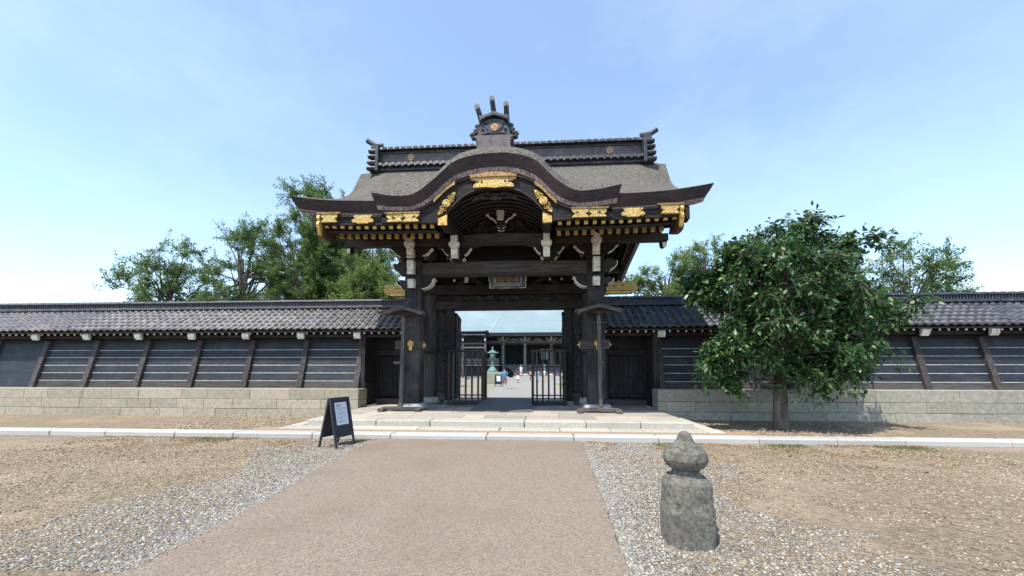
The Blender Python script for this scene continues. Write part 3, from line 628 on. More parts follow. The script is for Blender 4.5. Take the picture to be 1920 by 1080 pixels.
# kingpost group
g = MB(); g.box(-.15, .10, 11.562, 11.9, 5.98, 6.62); kp = part('king_block', g, 'dark_wood_z')
obj('white_end', MB().box(-.14, .085, 11.46, 11.56, 6.19, 6.32), 'white_paint', kp); obj('white_end', MB().box(-.125, .07, 11.48, 11.57, 6.05, 6.18), 'white_paint', kp)
for s in (-1, 1):
    g = MB(); P = [(s * .42 - .02, 6.24), (s * .33 - .02, 6.13), (s * .24 - .02, 6.10), (s * .14 - .02, 5.98)]
    for a, b in zip(P, P[1:]): g.beam((a[0], 11.6, a[1]), (b[0], 11.6, b[1]), .05, .045)
    g.box(min(s*.37,s*.46)-.02, max(s*.37,s*.46)-.02, 11.57, 11.63, 6.20, 6.27)
    part('white_wing_trim', g, 'white_paint')
    g = MB(); g.beam((s * .13 - .02, 11.7, 5.90), (s * .03 - .02, 11.7, 5.83), .03, .018); g.beam((s * .10 - .02, 11.7, 5.79), (-.02, 11.7, 5.745), .03, .02); part('white_chevron', g, 'white_paint')
g = MB(); g.prism([(-.02 + .16 * math.cos(rad(22.5 + 45 * k)), 6.02 + .17 * math.sin(rad(22.5 + 45 * k))) for k in range(8)], 'y', 11.72, 11.95); part('octagonal_strut', g, 'grey_wood_z')
# arched tie beam under the tympanum
g = MB(); X = [-1.42 + 2.84 * k / 40 for k in range(41)]
def lowb(x): return 5.33 + 0.085 * smoothstep(1.05, 0.55, abs(x))
ribband(g, X, lowb, lambda x: 5.72 + 0.02 * math.cos(x * 2), 11.82, 12.04); part('arched_tie_beam', g, 'grey_wood_x')
g = MB(); ribband(g, [x for x in X if abs(x) < 1.3], lambda x: lowb(x) - .004, lambda x: lowb(x) + .03, 11.80, 11.83); part('beam_moulding', g, 'brown_wood')
part('gable_back', MB().box(-2.3, 2.3, 12.9, 12.96, 4.9, 7.2), 'dark_wood_x')

# --- columns
def pillar(x, y, w, z0, z1, name='pillar', round_=False, m='pillar_wood'):
    g = MB()
    if round_:
        g.lathe([(w, z0), (w * 1.0, z0 + (z1 - z0) * .5), (w * .97, z1)], 20, (x, y, 0))
        for k in range(20):
            pass
    else:
        g.bbox(x - w / 2, x + w / 2, y - w / 2, y + w / 2, z0, z1, 0.035)
    return part(name, g, m, smooth=round_)
def base_stone(x, y, r, z0, z1, sq=True):
    g = MB(); R_ = []
    for rr, z in ((.82, z0), (1.0, z0 + .05), (1.03, z0 + .11), (.95, z1 - .03), (.8, z1)):
        ring = []
        for k in range(24):
            a = 2 * math.pi * k / 24; c, s_ = math.cos(a), math.sin(a)
            p = 5 if sq else 2; q = (abs(c) ** p + abs(s_) ** p) ** (-1 / p)
            j = 1 + 0.03 * noise.noise(Vector((c * 2 + x, s_ * 2 + y, z * 3)))
            ring.append((x + r * rr * q * c * j, y + r * rr * q * s_ * j, z))
        R_.append(ring)
    g.rings(R_); return part('base_stone', g, 'pillar_stone', smooth=True)
for s in (-1, 1):
    pillar(s * 2.85, 12.3, 0.52, 0.5, 4.98)
    base_stone(s * 2.85, 12.25, 0.42, 0.296, 0.52)
    pillar(s * 2.95, 14.4, 0.30, 0.55, 5.9, 'round_pillar', True, 'grey_wood_z')
    base_stone(s * 2.95, 14.4, 0.46, 0.296, 0.56, False)
    pillar(s * 2.85, 16.8, 0.52, 0.5, 5.3); base_stone(s * 2.85, 16.8, 0.42, 0.296, 0.52)
    # jambs + carved side panels + foot sill
    part('jamb', MB().bbox(min(s * 2.02, s * 2.30), max(s * 2.02, s * 2.30), 14.22, 14.5, 0.42, 3.74, .012), 'dark_wood_z')
    g = MB(); relief(g, min(s * 2.3, s * 2.66), max(s * 2.3, s * 2.66), .75, 4.2, 14.36, .05, 14, 110, 8, 5 + s); part('carved_panel', g, 'carved_wood', smooth=True)
    part('panel_backing', MB().box(min(s * 2.3, s * 2.72), max(s * 2.3, s * 2.72), 14.38, 14.46, .42, 4.2), 'dark_wood_z')
    part('panel_foot', MB().bbox(min(s * 2.302, s * 2.6), max(s * 2.302, s * 2.6), 14.24, 14.5, .30, .72, .01), 'grey_wood_x')
    part('jamb_shoe', MB().bbox(min(s * 2.0, s * 2.32), max(s * 2.0, s * 2.32), 14.2, 14.52, .30, .42, .01), 'pillar_stone')
    # tie rail: cross piece and side piece, gold flowers
    part('tie_rail', MB().bbox(s * 3.36 if s < 0 else 2.36, -2.5 if s < 0 else 3.22, 12.0, 12.26, 2.17, 2.45, .012), 'grey_wood_x')
    part('tie_rail', MB().bbox(min(s * 2.62, s * 3.08), max(s * 2.62, s * 3.08), 12.27, 14.3, 2.15, 2.43, .012), 'grey_wood_y')
    g = MB(); cx, cz = s * 2.87, 2.35
    for k in range(6):
        a = rad(60 * k + 30); g.disc(cx + .06 * math.cos(a), cz + .06 * math.sin(a), 11.97, 12.0, .042, 10)
    g.disc(cx, cz, 11.955, 11.99, .055, 12); g.disc(cx, cz, 11.935, 11.96, .022, 10)
    g.prism([(cx - .045, 2.15), (cx + .045, 2.15), (cx + .05, 2.27), (cx - .05, 2.27)], 'y', 11.975, 12.0)
    part('gold_flower', g, 'gold')
    for sx in ((-2.497,) if s < 0 else (2.355, 3.225)):
        o = 1 if (s < 0 or sx > 3) else -1
        g = MB(); g.disc(12.13, 2.31, sx, sx + o * .02, .1, 12, 'x'); g.disc(12.13, 2.31, sx + o * .02, sx + o * .05, .05, 10, 'x'); g.lathe([(.02, 0), (.02, .01)], 6, (sx + o * .07, 12.13, 2.31)); g.beam((sx, 12.13, 2.31), (sx + o * .09, 12.13, 2.31), .02, .02)
        part('gold_flower', g, 'gold')
# --- horizontal beams
g = MB()
def bigb(x): return 4.50 - 0.045 * smoothstep(2.0, 2.35, abs(x)) * 0 + 0.03 * smoothstep(2.4, 2.0, abs(x))
X = [-2.62 + 5.24 * k / 40 for k in range(41)]
ribband(g, X, bigb, lambda x: 4.94 + .012 * math.cos(x * 1.2), 12.12, 12.46); part('rainbow_beam', g, 'grey_wood_x', label='thick front cross beam between the two square pillars')
g = MB(); ribband(g, [x for x in X if abs(x) < 2.5], lambda x: bigb(x) - .003, lambda x: bigb(x) + .05, 12.10, 12.125); part('beam_moulding', g, 'brown_wood')
for s in (-1, 1):   # incised beam-end curl
    g = MB(); P = [(s * (2.55 - .028 * i), 12.112, 4.80 - .10 * math.sin(i * .2) * 1.2 + .002 * i) for i in range(16)]; g.tube(P, .009, 4); part('beam_curl', g, 'grey_wood_x')
part('main_lintel', MB().bbox(-2.72, 2.72, 14.12, 14.5, 3.72, 4.03, .015), 'dark_wood_x')
g = MB(); relief(g, -2.0, 2.0, 4.03, 4.27, 14.3, .06, 120, 12, 7, 9); part('carved_frieze', g, 'carved_wood', smooth=True)
part('frieze_backing', MB().box(-3.0, 3.0, 14.31, 14.48, 4.03, 4.272), 'dark_wood_x')
part('cross_beam', MB().bbox(-3.0, 3.0, 14.05, 14.5, 4.275, 4.62, .015), 'dark_wood_x')
part('beam_moulding', MB().box(-2.72, 2.72, 14.03, 14.052, 4.275, 4.31), 'brown_wood')
part('upper_wall', MB().box(-3.0, 3.0, 14.42, 14.48, 4.62, 6.9), 'dark_wood_x')
part('threshold', MB().bbox(-2.02, 2.02, 14.2, 14.5, .30, .41, .01), 'grey_wood_x')
part('purlin', MB().bbox(-4.98, -1.57, 11.80, 12.05, 5.40, 5.62, .012), 'brown_wood'); part('purlin', MB().bbox(1.57, 4.98, 11.80, 12.05, 5.40, 5.62, .012), 'brown_wood')
part('purlin', MB().bbox(-4.78, 4.78, 17.75, 18.0, 5.9, 6.2, .012), 'dark_wood_x'); part('rear_cross_beam', MB().bbox(-3.2, 3.2, 16.7, 16.95, 5.3, 5.6, .012), 'dark_wood_x')
part('ridge_purlin', MB().bbox(-5.1, 5.1, 14.45, 14.75, 8.2, 8.55, .012), 'dark_wood_x')
for s in (-1, 1):
    part('purlin', MB().bbox(min(s*2.3, s*4.9), max(s*2.3, s*4.9), 12.15, 12.45, 5.72, 5.95, .012), 'dark_wood_x')
    g = MB(); c = s * 4.85; g.prism([(c - .09, 5.40), (c + .09, 5.40), (c + .07, 5.24), (c + .0, 5.19), (c - .07, 5.24)], 'y', 11.82, 12.02); pe = part('purlin_bracket', g, 'dark_wood_z')
    obj('white_end', MB().box(c - .05, c + .05, 11.78, 11.818, 5.2, 5.34), 'white_paint', pe)
    # side beam with gold end
    gb = part('side_beam', MB().bbox(min(s * 2.8, s * 4.45), max(s * 2.8, s * 4.45), 14.1, 14.38, 4.26, 4.64, .012), 'dark_wood_x')
    x0, x1 = sorted((s * 3.5, s * 4.58)); tip = s * 4.58
    g = MB(); g.prism([(x0, 4.34), (x1 - .0 if s > 0 else x1, 4.34), (x1, 4.66), (x0, 4.66)], 'y', 14.06, 14.40)
    obj('gold_sheath', g, 'engraved_gold', gb, bevel=.01)
    g = MB(); g.prism([(x0, 4.335), (x1, 4.335), (s * 4.3 if s > 0 else x1, 4.25), (x0 if s > 0 else s * 4.3, 4.25)] if s > 0 else [(x0, 4.335), (x1, 4.335), (x1, 4.25), (-4.3, 4.25)], 'y', 14.08, 14.38); obj('gold_sheath', g, 'gold', gb)
    g = MB()
    for c in (3.8, 4.08): g.prism([(s * c - .05, 4.52), (s * c, 4.49), (s * c + .05, 4.52), (s * c, 4.55)], 'y', 14.052, 14.07)
    obj('sheath_slot', g, 'ink', gb)
    for c in (3.95, 4.2):
        g = MB(); g.disc(s * c, 4.68, 14.1, 14.2, .04, 6); obj('gold_finial', g, 'gold', gb)
    part('side_brace', MB().bbox(min(s * 3.1, s * 3.3), max(s * 3.1, s * 3.3), 14.3, 14.5, .5, 2.9, .01), 'dark_wood_z')
    # beams running back from front pillar to main pillar
    part('depth_beam', MB().bbox(s * 2.85 - .13, s * 2.85 + .13, 12.5, 17.9, 4.95, 5.3, .012), 'dark_wood_y')

# --- bracket complexes
def arm_profile(cx, a, b, z0, z1, notch=True):      # boat shaped bracket arm
    e = (a - b); h = z1 - z0
    R_ = [(b, z0), (b + e * .25, z0 + h * .05), (b + e * .45, z0 + h * .14), (b + e * .58, z0 + h * .27), (b + e * .70, z0 + h * .36), (b + e * .80, z0 + h * .55), (b + e * .92, z0 + h * .66), (a, z0 + h * .72), (a, z1)]
    return [(cx + p, q) for p, q in R_] + [(cx - p, q) for p, q in R_[::-1]], R_
def arm(cx, a, b, z0, z1, y0, y1, sides=(-1, 1)):
    full, R_ = arm_profile(cx, a, b, z0, z1)
    o = part('bracket_arm', MB().prism(full, 'y', y0, y1), 'dark_wood_x')
    t = 0.026
    for s in sides:
        g = MB(); Q = R_[1:8]
        for (p, q), (p2, q2) in zip(Q, Q[1:]):
            g.add([(cx + s * p, y, q) for y in (y0 - .004, y1 + .004)] + [(cx + s * p2, y, q2) for y in (y0 - .004, y1 + .004)] + [(cx + s * (p + .012), y, q - t) for y in (y0 - .004, y1 + .004)] + [(cx + s * (p2 + .012), y, q2 - t) for y in (y0 - .004, y1 + .004)],
                  [(0, 2, 3, 1), (4, 5, 7, 6), (0, 4, 6, 2), (1, 3, 7, 5)])
        obj('white_edge', g, 'white_paint', o)
    return o
def block(cx, w, y0, y1, z0, z1, m='dark_wood_x'):
    h = z1 - z0
    return part('bearing_block', MB().prism([(cx - w * .36, z0), (cx + w * .36, z0), (cx + w * .5, z0 + h * .45), (cx + w * .5, z1), (cx - w * .5, z1), (cx - w * .5, z0 + h * .45)], 'y', y0, y1), m)
def white_nose(cx, w, z0, z1, yf, curl=0.05):
    g = MB(); h = z1 - z0
    P = [(yf + .03, z1), (yf, z1 - h * .12), (yf + .015, z1 - h * .45), (yf + curl, z1 - h * .7), (yf + curl * .5, z0 + h * .1), (yf + curl * .7, z0)]
    g.prism(P + [(yf + .25, z0 + .02), (yf + .25, z1)], 'x', cx - w / 2, cx + w / 2)
    o = part('projecting_arm', MB().prism([(yf + .1, z0 + .012), (yf + .7, z0 + .012), (yf + .7, z1 - .01), (yf + .1, z1 - .01)], 'x', cx - w / 2 + .012, cx + w / 2 - .012), 'dark_wood_y')
    obj('white_end', g, 'white_paint', o)
    g = MB()
    for k in (.33, .66): g.box(cx - w / 2 + .01, cx + w / 2 - .01, yf - .002 + (.0 if k < .5 else .03), yf + .02 + (.0 if k < .5 else .03), z1 - h * k - .004, z1 - h * k + .004)
    return o
for s in (-1, 1):
    X = s * 2.85
    # over the pillar
    block(X, .62, 12.05, 12.55, 4.98, 5.16)
    arm(X, .66, .26, 5.08, 5.42, 11.86, 12.02)
    
    white_nose(X - s * 0.02, .19, 5.37, 5.68, 11.48, .01)           # top short block
    g = MB(); c = X - s * .02; g.prism([(c - .1, 5.26), (c + .1, 5.26), (c + .155, 5.36), (c + .155, 5.45), (c - .155, 5.45), (c - .155, 5.36)], 'y', 11.54, 11.66); part('white_cap_block', g, 'white_paint')
    white_nose(X - s * 0.02, .20, 4.98, 5.28, 11.60, .06)
    white_nose(X + s * 0.0, .20, 4.50, 4.94, 11.72, .06)
    white_nose(X + s * 0.0, .20, 4.08, 4.36, 11.80, .06)
    # cloud-shaped noses on the outer side of the pillar
    for (z0, z1, L) in ((4.52, 4.98, .42), (4.12, 4.40, .30)):
        h = z1 - z0; P = [(0, z0 + .02), (L * .45, z0 + h * .10), (L * .62, z0 + h * .30), (L * .8, z0 + h * .36), (L * .98, z0 + h * .60), (L * 1.0, z0 + h * .82), (L * .85, z0 + h * .93), (L * .72, z0 + h * .84), (L * .55, z1), (L * .25, z1 - .01), (0, z0 + h * .9)]
        o = part('cloud_nose', MB().prism([(s * (3.11 + p), q) for p, q in P], 'y', 12.12, 12.42), 'carved_wood', bevel=.01)
        g = MB()
        for (p, q), (p2, q2) in zip(P[1:6], P[2:6]): g.beam((s * (3.11 + p), 12.27, q), (s * (3.11 + p2), 12.27, q2), .31, .028)
        obj('white_edge', g, 'white_paint', o)
    # elbow under the beam on the inner side
    P = [(0, 4.10), (.12, 4.12), (.24, 4.18), (.33, 4.28), (.36, 4.38), (.42, 4.42), (.42, 4.49), (0, 4.49)]
    o = part('elbow_bracket', MB().prism([(s * (2.59 - p), q) for p, q in P], 'y', 12.12, 12.42), 'dark_wood_x')
    g = MB()
    for (p, q), (p2, q2) in zip(P[:5], P[1:6]): g.beam((s * (2.59 - p), 12.27, q), (s * (2.59 - p2), 12.27, q2), .31, .026)
    obj('white_edge', g, 'white_paint', o)
    # intermediate set
    X = s * 1.43
    arm(X, .24, .13, 4.955, 5.07, 11.98, 12.3); arm(X, .46, .18, 5.08, 5.40, 11.86, 12.02)
    
    XN = s * 1.34; white_nose(XN, .18, 5.20, 5.45, 11.00, .01)
    g = MB(); c = XN; g.prism([(c - .095, 5.08), (c + .095, 5.08), (c + .15, 5.15), (c + .15, 5.24), (c - .15, 5.24), (c - .15, 5.15)], 'y', 11.05, 11.2); part('white_cap_block', g, 'white_paint')
    white_nose(XN, .19, 4.80, 5.09, 11.10, .05)
    part('nose_beam', MB().box(XN - .08, XN + .08, 11.3, 12.2, 5.1, 5.4), 'dark_wood_y')
    part('strut', MB().box(X - .1, X + .1, 11.9, 12.2, 5.4, 5.8), 'dark_wood_z')
    # small teardrop lotus knobs
    for (kx, kz) in ((s * 2.42, 5.02), (s * 1.98, 5.36), (s * 2.2, 5.36), (s * 1.72, 5.02)):
        part('teardrop_knob', MB().lathe([(.004, .14), (.012, .08), (.03, .045), (.05, .0), (.045, -.035), (.02, -.055), (.004, -.06)], 10, (kx, 11.93, kz)), 'grey_wood_z', smooth=True)
    # frog-leg struts behind the big beam
    c = s * 1.35
    P = [(-.5, 4.62), (-.42, 4.68), (-.3, 4.74), (-.2, 4.88), (-.1, 4.96), (.1, 4.96), (.2, 4.88), (.3, 4.74), (.42, 4.68), (.5, 4.62), (.25, 4.63), (.1, 4.72), (0, 4.78), (-.1, 4.72), (-.25, 4.63)]
    part('frog_leg_strut', MB().prism([(c + p, q) for p, q in P], 'y', 13.95, 14.05), 'carved_wood', bevel=.01)
    for d in (-.42, .42):
        part('white_stud', MB().lathe([(.005, .05), (.04, .03), (.05, 0), (.03, -.04), (.005, -.05)], 8, (s * 1.72 + d * .5, 13.9, 4.76)), 'white_paint', smooth=True)
part('white_stud', MB().box(-1.50, -1.38, 13.6, 13.7, 4.62, 4.86), 'white_paint')
part('carved_beam', MB().box(-2.5, 2.5, 13.0, 13.1, 4.95, 5.25), 'dark_wood_x')

# --- main ridge
part('ridge_body', MB().box(-4.95, 4.95, 14.38, 14.82, 9.15, 9.98), 'ridge_copper')
part('ridge_moulding', MB().box(-4.97, 4.97, 14.30, 14.90, 9.42, 9.48), 'ridge_copper'); part('ridge_moulding', MB().box(-4.97, 4.97, 14.34, 14.86, 9.86, 9.93), 'dark_tile')
k = 0
x = -4.86
tm = MB(); tm.rings([[(.062 * math.cos(2 * math.pi * i / 10), y, .062 * math.sin(2 * math.pi * i / 10)) for i in range(10)] for y in (0, .55)]); tm.disc(0, 0, -.015, .002, .07, 12)
tme = mesh_of('ridge_end_tile', tm, 'ridge_tile_black')
vm = MB(); vm.prism([(-.055, .02), (.055, .02), (.06, -.055), (0, -.085), (-.06, -.055)], 'y', .0, .5); vme = mesh_of('ridge_valley_tile', vm, 'ridge_tile_black')
sm = MB(); sm.rings([[(.05 * math.cos(math.pi * i / 6), y, .055 * math.sin(math.pi * i / 6)) for i in range(7)] for y in (0, .6)]); sme = mesh_of('cap_tile', sm, 'dark_tile')
while x < 4.9:
    obj('ridge_end_tile', tme, None, gate, loc=(x, 14.06, 9.31), rot=(rad(-14), 0, 0)); obj('ridge_valley_tile', vme, None, gate, loc=(x + .12, 14.08, 9.30), rot=(rad(-14), 0, 0)); x += 0.243
part('ridge_tile_bed', MB().box(-4.95, 4.95, 14.2, 14.9, 9.12, 9.24), 'dark_tile')
x = -4.85
while x < 4.9:
    obj('cap_tile', sme, None, gate, loc=(x, 14.33, 10.10)); x += 0.29
part('ridge_cap', MB().prism([(14.2, 9.97), (14.25, 10.08), (14.45, 10.17), (14.6, 10.21), (14.75, 10.17), (14.95, 10.08), (15.0, 9.97)], 'x', -4.97, 4.97), 'dark_tile')
g = MB()
x = -4.85
while x < 4.85: g.box(x, x + .17, 14.17, 14.25, 9.955, 10.04); x += 0.2425
part('cap_tile_row', g, 'dark_tile', kind='stuff')
def crest(cx, cy, cz, r, parent):
    g = MB(); g.disc(cx, cz, cy - .03, cy, r, 22); o = obj('crest', g, 'copper_crest', parent)
    g = MB()
    for k in range(3):
        a = rad(90 + 120 * k)
        for t in (-.32, 0, .32): g.disc(cx + r * .58 * math.cos(a + t), cz + r * .58 * math.sin(a + t), cy - .04, cy - .028, r * .16, 8)
        g.beam((cx, cy - .036, cz), (cx + r * .5 * math.cos(a), cy - .036, cz + r * .5 * math.sin(a)), .008, r * .12)
    for k in range(16):
        a = 2 * math.pi * k / 16; g.disc(cx + r * .9 * math.cos(a), cz + r * .9 * math.sin(a), cy - .038, cy - .028, r * .07, 6)
    obj('crest_relief', g, 'engraved_gold', o)
for s in (-1, 1):
    crest(s * 3.78, 14.378, 9.70, .135, gate)
    # end stack of tiles and upturned horn
    for i, z in enumerate((9.19, 9.42, 9.65, 9.86)):
        x0, x1 = sorted((s * 5.0, s * (5.40 - .02 * i)))
        g = MB(); g.rings([[(xx, 14.14 + .11 * math.cos(2 * math.pi * q / 12), z + .075 * math.sin(2 * math.pi * q / 12)) for q in range(12)] for xx in (x0, x1)])
        g.box(x0 + .03, x1 - .03, 14.12, 14.95, z - .05, z + .05); part('end_tile', g, 'dark_tile')
    g = MB(); g.bbox(min(s * 4.94, s * 5.06), max(s * 4.94, s * 5.06), 14.02, 14.98, 9.05, 9.98, .02); part('end_plate', g, 'dark_tile')
    g = MB(); g.bbox(min(s * 4.96, s * 5.26), max(s * 4.96, s * 5.26), 14.1, 14.95, 9.90, 10.12, .03); part('horn_seat', g, 'dark_tile')
    g = MB(); g.tube([(s * 4.90, 14.35, 10.19), (s * 5.12, 14.35, 10.22), (s * 5.30, 14.34, 10.28), (s * 5.50, 14.32, 10.41)], [.105, .10, .095, .10], 12); part('ridge_horn', g, 'dark_tile', smooth=True)

# --- front apex ornament (oni-gawara with three horns)
ox = -0.05
orn = part('apex_base', MB().rings([[(ox + a * w, y, z) for a, y in ((-1, 9.880), (1, 9.880), (1, 10.480), (-1, 10.480))] for w, z in ((.45, 7.20), (.44, 7.44), (.41, 7.47), (.46, 7.49), (.42, 7.54), (.47, 7.58), (.43, 7.61), (.50, 7.66), (.52, 7.70))]), 'ridge_copper')
g = MB(); g.prism([(ox - .47, 7.68), (ox + .47, 7.68), (ox + .40, 7.92), (ox + .33, 8.04), (ox + .31, 8.12), (ox + .15, 8.18), (ox, 8.20), (ox - .15, 8.18), (ox - .31, 8.12), (ox - .33, 8.04), (ox - .40, 7.92)], 'y', 9.930, 10.330)
part('apex_plate', g, 'dark_tile', bevel=.015)
g = MB(); P = [(ox - .36, 8.10), (ox - .2, 8.19), (ox, 8.24), (ox + .2, 8.19), (ox + .36, 8.10), (ox + .40, 8.24), (ox + .28, 8.25), (ox + .14, 8.29), (ox, 8.36), (ox - .14, 8.29), (ox - .28, 8.25), (ox - .40, 8.24)]
g.prism(P, 'y', 9.850, 10.480); part('apex_hood', g, 'dark_tile', bevel=.012)
for (x0, z0, x1, z1, r) in ((ox - .31, 8.13, ox - .44, 8.47, .066), (ox, 8.24, ox - .045, 8.67, .066), (ox + .32, 8.13, ox + .33, 8.51, .066)):
    h_ = part('apex_horn', MB().tube([(x0, 10.230, z0), (x0 * .5 + x1 * .5, 10.080, (z0 + z1) / 2), (x1, 9.850, z1)], [r * 1.45, r * 1.1, r], 12), 'dark_tile', smooth=True)
    g = MB(); g.disc(x1, z1, 9.820, 9.850, r * 1.15, 14); obj('horn_tip', g, 'horn_cap', h_)
crest(ox + .02, 9.930, 7.93, .105, gate)
for s in (-1, 1):
    g = MB()
    for (dx, z, r, w) in ((.43, 8.0, .075, 1), (.49, 7.88, .07, -1), (.56, 7.76, .085, 1), (.4, 7.86, .05, 1)):
        P = [(ox + s * dx + w * s * r * math.cos(a * .13) * (1 - a / 90), 9.990, z + r * math.sin(a * .13) * (1 - a / 90)) for a in range(0, 66, 5)]; g.tube(P, .026, 6)
        g.disc(ox + s * dx, z, 10.000, 10.110, r * .85, 10)
    part('apex_scrollwork', g, 'dark_tile')
g = MB()
for s in (-1, 1):
    g.tube([(ox + s * .16, 9.920, 7.86), (ox + s * .22, 9.915, 7.96), (ox + s * .27, 9.915, 8.05), (ox + s * .2, 9.915, 8.07)], .015, 5); g.tube([(ox + s * .3, 9.920, 7.76), (ox + s * .33, 9.915, 7.9), (ox + s * .26, 9.915, 7.88)], .015, 5)
    g.tube([(ox, 9.920, 7.77), (ox + s * .15, 9.915, 7.79), (ox + s * .3, 9.915, 7.75)], .015, 5)
part('apex_relief', g, 'dark_tile')

# --- doors of the gate, open inward
for s in (-1, 1):
    hx, hy = s * 2.0, 14.5; ang = rad(93 if s < 0 else 85)
    dx, dy = (math.cos(ang) if s > 0 else math.cos(ang)), math.sin(ang)
    dvec = Vector((s * abs(math.cos(rad(84))), math.sin(rad(84)), 0)); L = 1.75
    def at(t, o, z): p = Vector((hx, hy, 0)) + dvec * t + Vector((-dvec.y, dvec.x, 0)) * o; return (p.x, p.y, z)
    d = part('door_leaf', MB().rings([[at(0, -.015, .45), at(L, -.015, .45), at(L, .015, .45), at(0, .015, .45)], [at(0, -.015, 3.65), at(L, -.015, 3.65), at(L, .015, 3.65), at(0, .015, 3.65)]]), 'dark_wood_z')
    for t in (0.06, L * .5, L - .06):
        g = MB().beam(at(t, 0, .45), at(t, 0, 3.66), .09, .11); obj('stile', g, 'dark_wood_z', d)
    for z in (.5, 1.0, 1.25, 2.2, 2.45, 3.0, 3.6):
        obj('rail', MB().beam(at(0, 0, z), at(L, 0, z), .12, .09), 'dark_wood_y', d)

# ------------------------------------------------------------------ hanging plaque
pq = empty('name_plaque', (0.07, 12.8, 4.3), 'blue framed wooden name plaque with carved characters hanging behind the front cross beam', 'sign')
PY_, tilt = 12.95, 0.14
def pz(z): return PY_ + (z - 4.3) * -0.35
def pbox(x0, x1, z0, z1, f, b):
    return MB().add([(x0, pz(z0) + f, z0), (x1, pz(z0) + f, z0), (x1, pz(z0) + b, z0), (x0, pz(z0) + b, z0), (x0, pz(z1) + f, z1), (x1, pz(z1) + f, z1), (x1, pz(z1) + b, z1), (x0, pz(z1) + b, z1)],
                    [(0, 3, 2, 1), (4, 5, 6, 7), (0, 1, 5, 4), (1, 2, 6, 5), (2, 3, 7, 6), (3, 0, 4, 7)])
obj('plaque_board', pbox(-.36, .52, 4.37, 4.85, 0, .05), 'plaque_brown', pq)
obj('plaque_back', pbox(-.50, .66, 4.26, 4.92, .03, .06), 'plaque_green', pq)
for nm, a, b, c, d_ in (('frame_side', -.44, -.36, 4.33, 4.88), ('frame_side', .52, .60, 4.33, 4.88), ('frame_foot', -.36, .52, 4.33, 4.385)): obj(nm, pbox(a, b, c, d_, -.03, .045), 'plaque_blue', pq)
g = MB()
for a, b, c, d_ in ((-.365, -.355, 4.385, 4.86), (.515, .525, 4.385, 4.86), (-.355, .515, 4.38, 4.39), (-.40, .56, 4.328, 4.338)): g.add(pbox(a, b, c, d_, -.036, -.02).v, MB().box(0, 1, 0, 1, 0, 1).f)
obj('gilt_line', g, 'pale_gold', pq)
g = MB()
for s in (-1, 1):
    c = .08 + s * .60
    P = [(c, 4.26), (c + s * .0, 4.40), (c - s * .025, 4.44), (c + s * .02, 4.50), (c + s * .01, 4.60), (c + s * .04, 4.66), (c, 4.8)]
    g.tube([(p, pz(q) + .01, q) for p, q in P], .014, 5)
for a, b in ((-.50, -.36), (-.24, .20), (.24, .27), (.46, .66)): g.tube([(a, pz(4.265), 4.265), ((a + b) / 2, pz(4.26) - .005, 4.262), (b, pz(4.265), 4.265)], .010, 5)
obj('gilt_edge', g, 'pale_gold', pq)
g = MB()   # carved characters, right to left, lower halves visible below the beam
def stroke(a, b, w=.016): g.add(*(lambda m: (m.v, m.f))(MB().beam((a[0], pz(a[1]) - .012, a[1]), (b[0], pz(b[1]) - .012, b[1]), .02, w)))
for st_ in (((-.22, 4.45), (-.22, 4.60)), ((-.22, 4.45), (-.06, 4.45)), ((-.06, 4.45), (-.06, 4.60)), ((-.14, 4.45), (-.14, 4.68)),
            ((0.02, 4.66), (0.02, 4.43)), ((.08, 4.62), (.20, 4.62)), ((.14, 4.70), (.10, 4.56)), ((.08, 4.55), (.22, 4.55)), ((.08, 4.48), (.14, 4.55)), ((.20, 4.44), (.12, 4.52)), ((.05, 4.42), (.16, 4.46)), ((.22, 4.66), (.18, 4.58)),
            ((.30, 4.60), (.46, 4.60)), ((.38, 4.70), (.38, 4.53)), ((.32, 4.53), (.44, 4.53)), ((.40, 4.53), (.40, 4.43)), ((.33, 4.46), (.36, 4.49)), ((.34, 4.66), (.42, 4.66))): stroke(*st_)
obj('carved_character', g, 'dull_gilt', pq)
g = MB(); g.add(pbox(-.345, -.31, 4.50, 4.535, -.008, .0).v, MB().box(0, 1, 0, 1, 0, 1).f); g.add(pbox(-.345, -.31, 4.44, 4.475, -.008, .0).v, MB().box(0, 1, 0, 1, 0, 1).f); obj('gilt_seal', g, 'pale_gold', pq)
for c in (-.16, .36):
    g = MB()
    for d_ in (-.09, -.03, .03, .09): g.tube([(c + d_ * .3, pz(4.34) - .01, 4.33), (c + d_, pz(4.22) - .02, 4.20)], .006, 4)
    obj('tassel', g, 'cloth_brown', pq)

